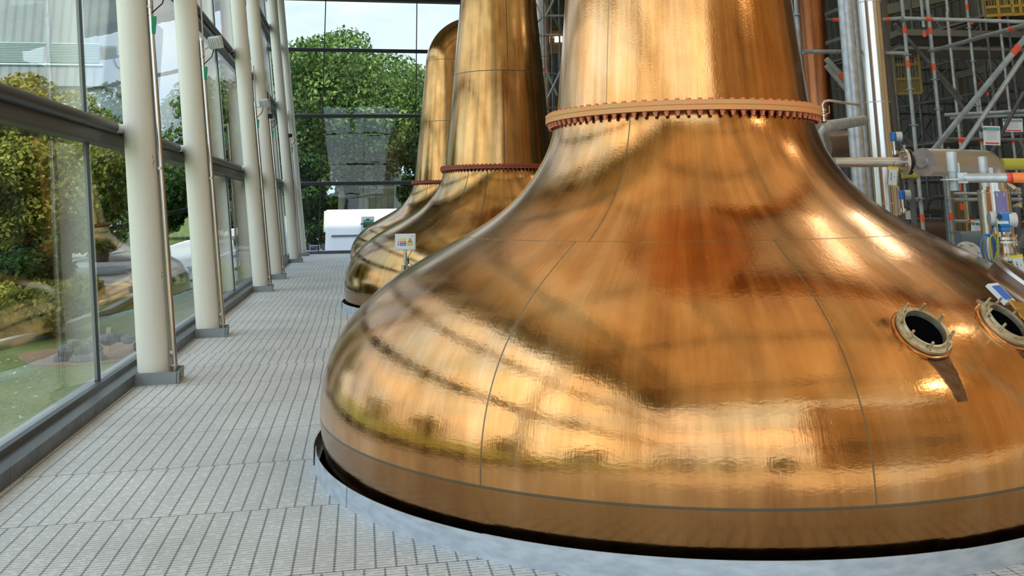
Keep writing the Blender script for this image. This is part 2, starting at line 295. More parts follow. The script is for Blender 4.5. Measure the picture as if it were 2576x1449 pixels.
# ------------------------------------------------------------------ mesh helpers
class MB:
    def __init__(s): s.v = []; s.f = []
    def box(s, c, d, rot=None, taper=None):
        n = len(s.v); c = Vector(c); hx, hy, hz = d[0]/2, d[1]/2, d[2]/2
        for (a, b_, e_) in ((-1,-1,-1),(1,-1,-1),(1,1,-1),(-1,1,-1),(-1,-1,1),(1,-1,1),(1,1,1),(-1,1,1)):
            k = taper if (taper and e_ > 0) else 1
            p = Vector((a*hx*k, b_*hy*k, e_*hz))
            if rot is not None: p = rot @ p
            s.v.append(tuple(c+p))
        s.f += [tuple(n+i for i in q) for q in ((0,3,2,1),(4,5,6,7),(0,1,5,4),(1,2,6,5),(2,3,7,6),(3,0,4,7))]; return s
    def bar(s, p0, p1, w, t):
        """square bar between two points"""
        p0, p1 = Vector(p0), Vector(p1); d = p1-p0; q = d.to_track_quat('Z', 'Y').to_matrix()
        return s.box((p0+p1)/2, (w, t, d.length), q)
    def cyl(s, p0, p1, r0, r1=None, n=16, cap=True):
        r1 = r0 if r1 is None else r1; p0, p1 = Vector(p0), Vector(p1); q = (p1-p0).to_track_quat('Z', 'Y').to_matrix()
        k = len(s.v)
        for p, r in ((p0, r0), (p1, r1)):
            for i in range(n):
                a = 2*PI*i/n; s.v.append(tuple(p+q @ Vector((r*math.cos(a), r*math.sin(a), 0))))
        for i in range(n): j = (i+1) % n; s.f.append((k+i, k+j, k+n+j, k+n+i))
        if cap: s.f.append(tuple(k+i for i in reversed(range(n)))); s.f.append(tuple(k+n+i for i in range(n)))
        return s
    def tube(s, pts, r, n=10, cap=True):
        pts = [Vector(p) for p in pts]; k = len(s.v); m = len(pts); rs = r if isinstance(r, (list, tuple)) else [r]*m
        up = Vector((0, 0, 1)); prev = None
        for i, p in enumerate(pts):
            d = (pts[min(i+1, m-1)]-pts[max(i-1, 0)]).normalized()
            if prev is None:
                a = d.orthogonal().normalized()
            else: a = (prev-d*prev.dot(d)).normalized()
            prev = a; b_ = d.cross(a)
            for j in range(n):
                t = 2*PI*j/n; s.v.append(tuple(p+(a*math.cos(t)+b_*math.sin(t))*rs[i]))
        for i in range(m-1):
            for j in range(n): j2 = (j+1) % n; s.f.append((k+i*n+j, k+i*n+j2, k+(i+1)*n+j2, k+(i+1)*n+j))
        if cap: s.f.append(tuple(k+j for j in reversed(range(n)))); s.f.append(tuple(k+(m-1)*n+j for j in range(n)))
        return s
    def lathe(s, prof, n=64, o=(0, 0, 0), mtx=None, a0=0, a1=2*PI):
        full = abs(a1-a0-2*PI) < 1e-6; k = len(s.v); cols = n if full else n+1
        for (r, z) in prof:
            for i in range(cols):
                a = a0+(a1-a0)*i/n; p = Vector((r*math.cos(a), r*math.sin(a), z))
                if mtx is not None: p = mtx @ p
                s.v.append((p.x+o[0], p.y+o[1], p.z+o[2]))
        for q in range(len(prof)-1):
            for i in range(n):
                j = (i+1) % cols; s.f.append((k+q*cols+i, k+q*cols+j, k+(q+1)*cols+j, k+(q+1)*cols+i))
        return s
    def quad(s, a, b, c, d):
        k = len(s.v); s.v += [tuple(a), tuple(b), tuple(c), tuple(d)]; s.f.append((k, k+1, k+2, k+3)); return s
    def blob(s, c, r, n=10, m=7, jit=0.15, squash=1.):
        k = len(s.v)
        for i in range(m+1):
            ph = PI*i/m
            for j in range(n):
                t = 2*PI*j/n; q = r*(1+random.uniform(-jit, jit))
                s.v.append((c[0]+q*math.sin(ph)*math.cos(t), c[1]+q*math.sin(ph)*math.sin(t), c[2]+q*math.cos(ph)*squash))
        for i in range(m):
            for j in range(n): j2 = (j+1) % n; s.f.append((k+i*n+j, k+(i+1)*n+j, k+(i+1)*n+j2, k+i*n+j2))
        return s
    def build(s, name, material, parent=None, smooth=False, origin=None, bevel=0):
        v = s.v
        if origin is not None: v = [(a-origin[0], b-origin[1], c-origin[2]) for a, b, c in v]
        me = bpy.data.meshes.new(name); me.from_pydata(v, [], s.f); me.validate(); me.update()
        me.materials.append(material)
        o = bpy.data.objects.new(name, me); COL.objects.link(o)
        if origin is not None: o.location = origin
        if parent is not None:
            o.parent = parent
        if smooth:
            for p in me.polygons: p.use_smooth = True
            if smooth != 'all':
                me.set_sharp_from_angle(angle=math.radians(40))
        if bevel:
            b = o.modifiers.new('bevel', 'BEVEL'); b.width = bevel; b.segments = 2; b.limit_method = 'ANGLE'
        return o
def tag(o, label=None, cat=None, group=None, kind=None):
    if label: o['label'] = label
    if cat: o['category'] = cat
    if group: o['group'] = group
    if kind: o['kind'] = kind
    return o
def thing(name, label, cat, loc=(0, 0, 0), rz=0, group=None):
    o = bpy.data.objects.new(name, None); COL.objects.link(o); o.location = loc; o.rotation_euler = (0, 0, rz); o.empty_display_size = .1
    return tag(o, label, cat, group, 'thing')
def struct(o): o['kind'] = 'structure'; return o
def lettering(txt, size, material, parent, loc, rot, name='lettering', ext=.0006):
    cu = bpy.data.curves.new(name, 'FONT'); cu.body = txt; cu.size = size; cu.extrude = ext; cu.align_x = 'CENTER'; cu.align_y = 'CENTER'
    cu.materials.append(material); tmp = bpy.data.objects.new(name, cu); COL.objects.link(tmp)
    me = bpy.data.meshes.new_from_object(tmp.evaluated_get(bpy.context.evaluated_depsgraph_get())); bpy.data.objects.remove(tmp)
    o = bpy.data.objects.new(name, me); COL.objects.link(o); o.location = loc; o.rotation_euler = rot
    if parent is not None: o.parent = parent
    return o

# ------------------------------------------------------------------ positions
STX = 2.324; STY = (6.471, 15.66, 24.86)
YB = 33.7                                    # back glass wall
COLY = [9.66, 12.85, 19.29, 22.53, 28.95, 32.6]
GX = lambda z: -2.20-.121*(z-.1)             # leaning left glass
CXZ = lambda z: -1.885-.121*(z-.1)           # column axis
LEV = (2.42, 4.81, 7.20)
TOP = 9.1
FY = -5.0                                    # front glass wall behind the camera
RX = 14.0

# ------------------------------------------------------------------ floor with the round still openings
def floor_mesh():
    mb = MB(); n = 64; R = 2.55
    # tiles around each still, plain quads elsewhere
    def ringtile(cx, cy, x0, x1, y0, y1):
        k = len(mb.v); inner = []; outer = []
        for i in range(n):
            a = 2*PI*i/n; c, s_ = math.cos(a), math.sin(a)
            inner.append((cx+R*c, cy+R*s_, 0))
            tx = (x1-cx)/c if c > 1e-9 else ((x0-cx)/c if c < -1e-9 else 1e9)
            ty = (y1-cy)/s_ if s_ > 1e-9 else ((y0-cy)/s_ if s_ < -1e-9 else 1e9)
            t = min(tx, ty); outer.append((cx+t*c, cy+t*s_, 0))
        mb.v.extend(inner); mb.v.extend(outer)
        for i in range(n):
            j = (i+1) % n; mb.f.append((k+i, k+n+i, k+n+j, k+j))
        for (qx, qy) in ((x0, y0), (x1, y0), (x1, y1), (x0, y1)):     # close the corner slivers
            a = math.atan2(qy-cy, qx-cx) % (2*PI); i = int(a/(2*PI)*n) % n; j = (i+1) % n
            mb.v.append((qx, qy, 0)); mb.f.append((k+n+i, len(mb.v)-1, k+n+j))
    x0, x1 = -2.03, 5.6
    ys = [FY, STY[0]-2.9, STY[0]+2.9, STY[1]-2.9, STY[1]+2.9, STY[2]-2.9, STY[2]+2.9, YB-.05]
    for i in range(7):
        if i % 2: ringtile(STX, STY[i//2], x0, x1, ys[i], ys[i+1])
        else: mb.quad((x0, ys[i], 0), (x1, ys[i], 0), (x1, ys[i+1], 0), (x0, ys[i+1], 0))
    mb.quad((x1, FY, 0), (RX, FY, 0), (RX, YB-.05, 0), (x1, YB-.05, 0))
    return struct(mb.build('floor', M_GRAT))
floor_mesh()
mb = MB(); mb.box((STX+3, 14, -1.45), (16, 44, .1)); struct(mb.build('floor_lower', mat('basement_concrete', (.05, .05, .05), .9)))

# ------------------------------------------------------------------ copper stills
ZK = [0, .15, .3, .45, .6, .75, .9, 1.05, 1.2, 1.35, 1.5, 1.65, 1.8, 1.95, 2.1, 2.2]
RK = [2.494, 2.532, 2.551, 2.547, 2.515, 2.448, 2.339, 2.177, 1.950, 1.670, 1.408, 1.223, 1.100, 1.012, .957, .938]
def spline(xk, yk, x):
    xk = np.array(xk); yk = np.array(yk); n = len(xk); h = np.diff(xk); A = np.zeros((n, n)); b = np.zeros(n); A[0, 0] = A[-1, -1] = 1
    for i in range(1, n-1):
        A[i, i-1] = h[i-1]; A[i, i] = 2*(h[i-1]+h[i]); A[i, i+1] = h[i]; b[i] = 6*((yk[i+1]-yk[i])/h[i]-(yk[i]-yk[i-1])/h[i-1])
    Mm = np.linalg.solve(A, b); i = np.clip(np.searchsorted(xk, x)-1, 0, n-2); d = x-xk[i]; q = h[i]
    return yk[i]+d*((yk[i+1]-yk[i])/q-q*(2*Mm[i]+Mm[i+1])/6)+d**2*Mm[i]/2+d**3*(Mm[i+1]-Mm[i])/6/q
ZZ = np.linspace(0, 2.172, 120); PROF = [(float(r), float(z)) for r, z in zip(spline(ZK, RK, ZZ), ZZ)]
def pot_r(z): return float(spline(ZK, RK, np.array([z]))[0])
ZF = 2.173
def bolt_mesh(name, material, s=1.):
    mb = MB()
    mb.cyl((0, 0, .064), (0, 0, .077), .0165*s, n=6); mb.cyl((0, 0, -.018), (0, 0, 0), .0175*s, n=6); mb.cyl((0, 0, -.034), (0, 0, -.018), .0125*s, n=8); mb.cyl((0, 0, .0), (0, 0, .066), .010*s, n=6, cap=False)
    o = mb.build(name, material); return o
def build_still(y, cm, fm, bm, label, nb=86):
    t = thing('pot_still', label, 'pot still', (STX, y, 0), 0)
    mb = MB(); bot = [(.3, -.95), (1.6, -.9), (2.2, -.62), (2.42, -.3), (2.475, -.1)]
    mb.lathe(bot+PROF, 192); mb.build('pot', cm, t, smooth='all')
    # neck: cone, swan bend toward +x and lyne arm
    path = []; rad = []
    for z in np.linspace(2.205, 5.45, 40): path.append((0, 0, float(z))); rad.append(.921-.087*(float(z)-2.2))
    rb = .72
    for a in np.linspace(0, PI/2*.97, 22)[1:]: path.append((rb-rb*math.cos(a), 0, 5.45+rb*math.sin(a))); rad.append(.638-.09*a/(PI/2))
    xe, ze = path[-1][0], path[-1][2]
    for q in (.4, 1.2, 2.4, 3.6, 4.62): path.append((xe+q, 0, ze-.02*q)); rad.append(.548-.06*q)
    mb = MB(); mb.tube(path, rad, n=160, cap=False); mb.build('swan_neck', cm, t, smooth='all')
    # bolted flange in two plates
    mb = MB(); mb.lathe([(.90, ZF), (1.005, ZF), (1.005, ZF+.031), (.90, ZF+.031)], 160); mb.build('lower_flange', fm, t, smooth=True)
    mb = MB(); mb.lathe([(.88, ZF+.0325), (1.002, ZF+.0325), (1.005, ZF+.036), (1.005, ZF+.061), (.999, ZF+.065), (.88, ZF+.065)], 160); mb.build('upper_flange', fm, t, smooth=True)
    b0 = None
    for i in range(nb):
        a = 2*PI*(i+.5)/nb
        if b0 is None: b0 = bolt_mesh('bolt', bm, 1. if nb > 60 else 1.); b = b0; b.parent = t
        else: b = b0.copy(); COL.objects.link(b); b.parent = t
        b.location = (.972*math.cos(a), .972*math.sin(a), ZF); b.rotation_euler = (0, 0, a+random.uniform(-.3, .3))
    return t
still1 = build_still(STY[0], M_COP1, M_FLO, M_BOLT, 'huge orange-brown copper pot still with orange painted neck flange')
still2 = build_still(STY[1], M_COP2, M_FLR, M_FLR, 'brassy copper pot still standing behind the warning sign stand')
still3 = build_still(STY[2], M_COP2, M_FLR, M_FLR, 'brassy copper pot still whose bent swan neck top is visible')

# upstand rings round the openings
def ring_segments(y, label):
    t = thing('upstand_ring', label, 'upstand', (STX, y, 0), 0)
    cuts = [-214, -177.8, -157.2, -132.2, -84.5, -30, 30, 100]          # plate joints, degrees
    for i, a0 in enumerate(cuts):
        a1 = (cuts[i+1] if i+1 < len(cuts) else cuts[0]+360); R = 2.568+(.006 if i % 2 else 0); h = .103+(.005 if i % 2 else 0)
        if i == 0: R += .02
        mb = MB(); n = 40; k0 = math.radians(a0-.25); k1 = math.radians(a1+.25)
        mb.lathe([(R-.005, 0.), (R, 0.), (R, h), (R-.005, h), (R-.005, 0.)], n, a0=k0, a1=k1)
        for kk, rev in ((0, 0), (n, 1)):
            m_ = n+1; f = [kk, m_+kk, 2*m_+kk, 3*m_+kk]; mb.f.append(tuple(f if rev else f[::-1]))
        mb.build('ring_plate', M_RING, t, smooth=True)
    return t
ring_segments(STY[0], 'galvanised sheet upstand ring around the foot of the huge nearest still')
ring_segments(STY[1], 'galvanised upstand ring around the still behind the sign stand')
ring_segments(STY[2], 'galvanised upstand ring around the still by the back window')

# manholes on still 1 (open nozzles with studs)
def nozzle(theta, z, label, plate=False):
    a = math.radians(theta); r = pot_r(z); dr = (pot_r(z+.02)-pot_r(z-.02))/.04
    nrm = Vector((math.cos(a), math.sin(a), -dr)).normalized()
    up = Vector((0, 0, 1)); X = Vector((-math.sin(a), math.cos(a), 0)); Y = nrm.cross(X)
    Mx = Matrix((X, Y, nrm)).transposed(); o = Vector((r*math.cos(a), r*math.sin(a), z))
    def L(prof, nm, m, par, n=56): 
        q = MB(); q.lathe(prof, n, o=tuple(o), mtx=Mx); return q.build(nm, m, par, smooth=True)
    f = L([(.132, -.03), (.128, .010), (.136, .016), (.136, .030), (.112, .032), (.112, .036), (.110, .044), (.101, .046), (.098, .030), (.098, -.04)], 'sight_glass_ring', M_BRASS, still1)
    tag(f, label)
    L([(.150, -.03), (.148, .003), (.140, .008), (.130, .008)], 'nozzle_collar', M_COP1, still1)
    q = MB(); q.lathe([(.0, .012), (.099, .012)], 40, o=tuple(o), mtx=Mx); q.build('dark_opening', M_BLACK, still1)
    for i in range(8):
        b_ = 2*PI*(i+.4)/8
        if plate and i == 5: continue
        c = Vector((.124*math.cos(b_), .124*math.sin(b_), .026)); d = Vector((0, 0, .055))
        q = MB(); p0 = o+Mx @ c; p1 = o+Mx @ (c+d); q.cyl(p0, p1, .0068, n=8); q.cyl(p0, p0+(p1-p0)*.28, .0095, n=6)
        q.build('stud', M_BRASS, f)
    return o, Mx
nozzle(-80.9, .956, 'round brass opening ring nearest the middle of the still')
o2, Mx2 = nozzle(-66.2, .950, 'round brass opening ring beside the yellow brass flap', True)
q = MB(); cc = o2+Mx2 @ Vector((.165, .0, .055)); q.box(cc, (.10, .20, .012), Mx2 @ Matrix.Rotation(-.35, 3, 'Z')); q.build('brass_flap', M_GOLD, still1, bevel=.002)
q = MB(); cc = o2+Mx2 @ Vector((.19, .17, .03)); q.box(cc, (.10, .13, .02), Mx2); q.build('maker_plate', M_PAPER, still1)
q = MB(); cc = o2+Mx2 @ Vector((.19, .17, .043)); q.box(cc, (.07, .09, .004), Mx2); q.build('plate_print', M_BLUS, still1)
# round manway cover on the shoulder at the right
def manway(theta, z, R=.24):
    a = math.radians(theta); r = pot_r(z); dr = (pot_r(z+.02)-pot_r(z-.02))/.04
    nrm = Vector((math.cos(a), math.sin(a), -dr)).normalized(); X = Vector((-math.sin(a), math.cos(a), 0)); Y = nrm.cross(X)
    Mx = Matrix((X, Y, nrm)).transposed(); o = Vector((r*math.cos(a), r*math.sin(a), z))
    q = MB(); q.lathe([(R+.03, -.06), (R+.03, .035), (R, .045), (R-.03, .03), (0, .03)], 48, o=tuple(o), mtx=Mx); q.build('manway_cover', M_BROWN, still1, smooth=True)
    q = MB(); q.lathe([(R+.035, .03), (R+.035, .05), (R+.008, .052), (R+.008, .03)], 48, o=tuple(o), mtx=Mx); q.build('manway_rim', M_SSD, still1, smooth=True)
manway(-42.5, 1.06, .2)

# ------------------------------------------------------------------ left glass wall
def lean(x, y0, y1, z0, z1, t, name, m, f=GX):
    """a leaning slab in the glass plane, t thick, offset x inward"""
    mb = MB(); k = []
    for yy in (y0, y1):
        for zz in (z0, z1):
            for dx in (0, t): k.append((f(zz)+x+dx, yy, zz))
    mb.v = k; mb.f = [(0, 1, 3, 2), (4, 6, 7, 5), (0, 2, 6, 4), (1, 5, 7, 3), (2, 3, 7, 6), (0, 4, 5, 1)]
    return mb.build(name, m)
MUL = [FY+.02]+[8.97+2.98*k for k in range(-4, 9)]+[YB]
nwin = 0
ZL = [.1]+list(LEV)+[TOP]
for i in range(len(MUL)-1):
    for j in range(len(ZL)-1):
        nwin += 1
        g_ = lean(-.005, MUL[i]+.012, MUL[i+1]-.012, ZL[j]+.02, ZL[j+1]-.02, .010, 'window_%d' % nwin, M_GLASS); struct(g_)
nt_ = 0
for i in range(1, len(MUL)-1):
    nt_ += 1; struct(lean(-.03, MUL[i]-.013, MUL[i]+.013, .1, TOP, .045, 'trim_%d' % nt_, M_DARK))
for z in LEV:
    nt_ += 1; struct(lean(-.03, FY, YB, z-.19, z+.0, .11, 'trim_%d' % nt_, M_FIN))
    nt_ += 1; struct(lean(-.028, FY, YB, z-.215, z-.19, .13, 'trim_%d' % nt_, M_DARK))
nt_ += 1; struct(lean(-.10, FY, YB, TOP-.15, TOP+.1, .3, 'trim_%d' % nt_, M_DARK))
# sill and upstand
mb = MB(); mb.box(((-2.235-2.03)/2, (FY+YB)/2, .085), (.205, YB-FY, .02)); mb.box((-2.19, (FY+YB)/2, .115), (.05, YB-FY, .05)); struct(mb.build('trim_sill', M_SILL))
mb = MB()
y = FY
while y < YB-.1:
    y2 = min(y+1.42, YB); mb.box((-2.025, (y+y2)/2, .052), (.012, y2-y-.008, .104)); y = y2
struct(mb.build('baseboard_left', M_CURB))
mb = MB()
y = FY
while y < YB-1.5: y += 1.42; mb.box((-2.0185, y, .053), (.004, .012, .106))
struct(mb.build('trim_joints', M_SILL))
mb = MB(); mb.box((4, YB-.06, .05), (12.1, .02, .10)); mb.box((4, YB, .09), (12.1, .16, .02)); struct(mb.build('baseboard_back', M_CURB))

# round tubes between the columns, white stubs to each column
def tube_rail(z, k):
    ys = [-4.6, 3.25]+COLY
    for i in range(len(ys)-1):
        t = thing('wind_rail', 'dark grey round rail on the glass, %s' % k[i], 'rail', (0, ys[i], z), 0)
        xx = GX(z)+.10; L = ys[i+1]-ys[i]
        mb = MB(); mb.cyl((xx, .18, -.03), (xx, L-.13, -.03), .058, n=20); mb.build('tube', M_DARK, t, smooth=True)
        mb = MB(); mb.cyl((xx, L-.13, -.03), (xx+.03, L-.03, -.03), .046, n=16, cap=False); mb.cyl((xx+.03, L-.03, -.03), (CXZ(z)-.08, L+.03, -.03), .046, .044, n=16); mb.build('white_stub', M_STUB, t, smooth=True)
nm = ['first bay before the nearest column', 'bay left of the nearest column', 'between nearest and second columns', 'between second and third columns', 'between third and fourth columns', 'between fourth and fifth columns', 'between fifth and sixth columns']
tube_rail(LEV[0], ['lowest level, '+n for n in nm]); tube_rail(LEV[1], ['middle level, '+n for n in nm]); tube_rail(LEV[2], ['top level, '+n for n in nm])

# columns with their box upstands
ORD = ['nearest', 'second nearest', 'third nearest', 'fourth nearest', 'fifth nearest', 'farthest, by the back window,']
colys = [3.25, -3.1]
def column(y, label):
    t = thing('steel_column', label, 'column', (CXZ(0), y, 0), 0)
    mb = MB(); mb.cyl((0, 0, 0), (CXZ(TOP)-CXZ(0), 0, TOP), .148, n=40, cap=False); mb.build('shaft', M_WHITE, t, smooth=True)
    x0 = -2.03-CXZ(0); x1 = -1.655-CXZ(0); mb = MB()
    mb.box(((x0+x1)/2, -.172, .055), (x1-x0, .008, .11)); mb.box((x1, .01, .055), (.008, .36, .11)); mb.box(((x0+x1)/2, .19, .055), (x1-x0, .008, .11))
    mb.box((x1+.012, -.165, .055), (.022, .010, .11))
    mb.build('box_upstand', mat('grey_sheet_box', (.30, .33, .34), .5, .4, bump=(10, .4, .006)), t)
    if label.startswith('nearest'):
        for (za, zb, aa, ab) in ((1.98, 2.10, -.75, -.55), (.83, .99, -.55, -.38)):
            mb = MB()
            for q in range(7):
                z0 = random.uniform(za, zb); a0 = random.uniform(aa, ab); dz = random.uniform(.01, .05)
                mb.lathe([(.1486, z0), (.1486, z0+dz)], 3, o=(-.121*(z0+dz/2), 0, 0), a0=a0, a1=a0+random.uniform(.02, .07))
            mb.build('scuff_mark', mat('brown_scuff', (.30, .25, .20), .7), t)
        mb = MB()
        mb.tube([(x1+.012, -.10+.05*math.cos(a), .05+.042*math.sin(a)) for a in np.linspace(-.8, 3.6, 10)], .005, n=6); mb.build('loose_cable', mat('ochre_cable', (.35, .26, .10), .7), t)
    return t
LBL = ['nearest leaning cream steel column, with scuffs at eye level', 'second leaning cream column, beside a floodlight post', 'third leaning cream column along the glass', 'fourth leaning cream column along the glass', 'fifth leaning cream column along the glass', 'farthest leaning cream column by the back window corner']
for y, l in zip(COLY, LBL): column(y, l)
column(3.25, 'leaning cream column seen mirrored in the glass, before the nearest'); column(-.3, 'leaning cream column behind the viewpoint beside the glass')

# floodlight posts
def flood(parent, p, yaw, pitch, lit=False):
    R = Euler((pitch, 0, yaw)).to_matrix(); p = Vector(p)
    def bb(c, d): return MB().box(p+R @ Vector(c), d, R)
    h = bb((0, 0, 0), (.20, .06, .17)).build('floodlight_head', M_LGREY, parent, bevel=.008)
    mb = MB()
    for i in range(5): mb.box(p+R @ Vector((-.07+.035*i, .045, .0)), (.010, .05, .13), R)
    mb.build('cooling_fins', M_LGREY, h)
    bb((0, -.032, 0), (.17, .006, .14)).build('lens', M_LITL if lit else mat('flood_glass', (.35, .33, .32), .1), h)
    return h
def post(y, label, top=3.78, dark=False, extra=True):
    x0 = -1.70; t = thing('floodlight_post', label, 'light post', (x0, y, 0), 0)
    k = -.121
    mb = MB(); mb.cyl((0, 0, .14), (k*top, 0, top), .027, n=18); mb.build('pole', M_SST, t, smooth=True)
    mb = MB(); mb.cyl((0, 0, .09), (0, 0, .15), .017, n=12); mb.cyl((-.01, 0, .145), (-.01, 0, .155), .04, n=16); mb.build('foot', M_SSD, t)
    mb = MB(); mb.cyl((-.065, .06, .02), (k*top*.99-.065, .06, top+.75), .011, n=10); mb.build('conduit', M_SSD, t, smooth=True)
    for z in (.27, 2.0, 3.62):
        mb = MB(); mb.cyl((k*z-.12, .03, z), (k*z+.02, .0, z), .009, n=8); mb.cyl((k*z, 0, z-.015), (k*z, 0, z+.015), .033, n=16); mb.build('clamp', M_SSD, t)
    px = k*top
    mb = MB(); mb.tube([(px, 0, top-.12), (px+.06, -.02, top-.12), (px+.13, -.03, top-.08)], .011, n=8); mb.build('bracket', M_SSD, t, smooth=True)
    if dark:
        mb = MB(); mb.box((px+.02, -.02, top-.02), (.10, .07, .10), Euler((.5, 0, .4)).to_matrix()); mb.build('floodlight_head', M_RUB, t, bevel=.006)
    else: flood(t, (px+.20, -.05, top-.03), PI-.6, -.4)
    mb = MB(); mb.tube([(px+.17, 0, top-.12), (px+.15, 0, top-.22), (px+.08, -.01, top-.30), (px+.03, -.02, top-.36)], .008, n=6); mb.build('cable', M_RUB, t, smooth=True)
    mb = MB(); mb.box((px+.085, -.02, top-.45), (.045, .012, .18)); mb.build('green_label', M_GTAG, t, bevel=.004)
    return t
post(COLY[0]-.03, 'tall stainless floodlight post beside the nearest column', 3.88)
post(COLY[1]-.03, 'stainless floodlight post beside the second column, head below rail', 3.84)
post(COLY[2]-.03, 'stainless floodlight post beside the third column', 3.72)
post(COLY[3]-.03, 'stainless post beside the fourth column, with small black head', 3.76, dark=True)
post(COLY[4]-.03, 'thin stainless post beside the fifth column, farthest of the posts', 3.78, dark=True)

# ------------------------------------------------------------------ back glass wall, front glass wall, hall walls and roof
XB = [-3.4, -1.4, 1.93, 5.26]
for i in range(3):
    zl = [.1]+list(LEV)+[TOP-.1]
    for j in range(4):
        nwin += 1; mb = MB(); mb.box(((XB[i]+XB[i+1])/2, YB, (zl[j]+zl[j+1])/2), (XB[i+1]-XB[i]-.02, .010, zl[j+1]-zl[j]-.04)); struct(mb.build('window_%d' % nwin, M_GLASSB))
for x in XB[1:]:
    nt_ += 1; mb = MB(); mb.box((x, YB, TOP/2), (.035, .05, TOP)); mb.box((x+.0, YB-.03, TOP/2), (.014, .03, TOP)); struct(mb.build('trim_%d' % nt_, M_DARK))
for z in LEV:
    nt_ += 1; mb = MB(); mb.cyl((-3.4, YB-.10, z), (5.3, YB-.10, z), .072, n=18); mb.box((1, YB-.03, z), (8.7, .08, .06)); struct(mb.build('trim_%d' % nt_, M_DARK, smooth=True))
nt_ += 1; mb = MB(); mb.box((1, YB-.05, TOP+.15), (9.2, .5, .35)); mb.cyl((-3.4, YB-.25, TOP), (5.3, YB-.25, TOP), .07, n=14); struct(mb.build('trim_%d' % nt_, M_DARK))
mb = MB(); mb.box((9.65, YB, 4.7), (8.75, .2, 9.4)); struct(mb.build('wall_back', M_CLADX))
mb = MB(); mb.box((RX+.1, (9.5+YB)/2, 4.7), (.2, YB-9.5+.2, 9.4)); struct(mb.build('wall_right', M_CLADIN))
mb = MB(); mb.box((RX+.1, (FY+9.5)/2, 4.7), (.2, 9.5-FY+.1, 9.4)); struct(mb.build('wall_right_reflector', mat('ochre_reflector', (.68, .46, .24), .6, var=((.5, 5, .5), (.58, .38, .18), .4, .6))))  # unseen ochre stretch of wall, added to brighten reflections in the neck
# roof: soffit slab
mb = MB(); mb.box(((RX-4.2)/2, (FY+YB)/2, TOP+.35), (RX+4.6, YB-FY+1.2, .3)); struct(mb.build('ceiling', M_CEIL))
for y in np.arange(-2, 33, 5.2):
    nt_ += 1; mb = MB(); mb.box(((RX-3.4)/2, y, TOP+.02), (RX+3, .18, .36)); struct(mb.build('trim_%d' % nt_, M_BEAM))
# front glazing
FXR = RX
XF = [-1.5, .2, 1.87, 3.53, 5.2, 7.4, 9.6, 11.8, FXR]
for i in range(8):
    zl = [.1]+list(LEV)+[TOP]
    for j in range(4):
        nwin += 1; mb = MB(); mb.box(((XF[i]+XF[i+1])/2, FY, (zl[j]+zl[j+1])/2), (XF[i+1]-XF[i]-.02, .010, zl[j+1]-zl[j]-.04)); struct(mb.build('window_%d' % nwin, M_GLASSB))
for z in LEV:
    nt_ += 1; mb = MB(); mb.box(((FXR-3)/2, FY+.05, z), (FXR+3.2, .16, .15)); struct(mb.build('trim_%d' % nt_, M_DARK))
for x in XF[1:-1]:
    nt_ += 1; mb = MB(); mb.box((x, FY, TOP/2), (.03, .05, TOP)); struct(mb.build('trim_%d' % nt_, M_DARK))
mb = MB(); mb.box((RX, FY, 4.7), (.3, .2, 9.4)); struct(mb.build('wall_front', mat('warm_timber_boarding', (.46, .27, .12), .6, var=((6, 6, .5), (.38, .21, .09), .4, .6))))
# lamp bodies
first = None
for i, (x, y, en) in enumerate(LAMPS):
    t = thing('high_bay_lamp', 'round high-bay lamp under the roof of the right half of the hall', 'ceiling lamp', (x, y, 7.4), 0, 'high-bay lamps over the right half')
    if first is None:
        first = (MB().lathe([(.0, .30), (.10, .28), (.14, .16), (.40, .03), (.40, 0), (.37, 0)], 24).build('housing', M_LGREY, t, smooth=True),
                 MB().lathe([(.37, .012), (0, .012)], 24).build('lens', M_LENS, t), MB().cyl((0, 0, .28), (0, 0, 1.8), .012, n=6).build('stem', M_DARK, t))
    else:
        for q in first: k = q.copy(); COL.objects.link(k); k.parent = t
first = None
for (x, y) in FILL_TROUGHS:  # bodies of the added fill lights, out of view
    t = thing('fill_trough', 'long grey fill trough, unseen, added under the roof', 'ceiling lamp', (x, y, 7.4), 0, 'added fill troughs under the roof')
    if first is None:
        mb = MB(); mb.box((0, 0, 0), (.30, 5.14, .02)); mb.box((-.19, 0, .05), (.02, 5.14, .13)); mb.box((.19, 0, .05), (.02, 5.14, .13))
        mc = MB(); mc.cyl((-.19, -2, .1), (-.19, -2, 1.8), .008, n=5); mc.cyl((.19, 2, .1), (.19, 2, 1.8), .008, n=5)
        first = (mb.build('trough', M_LGREY, t), mc.build('hanger', M_DARK, t))
    else:
        for q in first: k = q.copy(); COL.objects.link(k); k.parent = t
# ------------------------------------------------------------------ condensers behind the stills
def condenser(x, y, r, label, z1=7.6):
    t = thing('copper_condenser', label, 'condenser', (x, y, 0), 0)
    mb = MB(); mb.lathe([(r, 0), (r, z1-.35), (r*.8, z1-.1), (0, z1)], 64); mb.build('shell', M_COP3, t, smooth=True)
    mb = MB(); mb.lathe([(r+.001, 4.19), (r+.008, 4.19), (r+.008, 4.22), (r+.001, 4.22)], 64); mb.build('band', M_COP3, t, smooth=True)
condenser(7.93, 14.95, .24, 'slim tall copper condenser right of the nearest neck')
condenser(7.95, 6.47, .24, 'tall copper condenser tied to the nearest still, out at the side')
condenser(7.95, 24.86, .24, 'tall copper condenser behind, tied to the farthest still')
condenser(9.47, 10.2, .13, 'copper pipe column rising at the right edge beyond the scaffold')

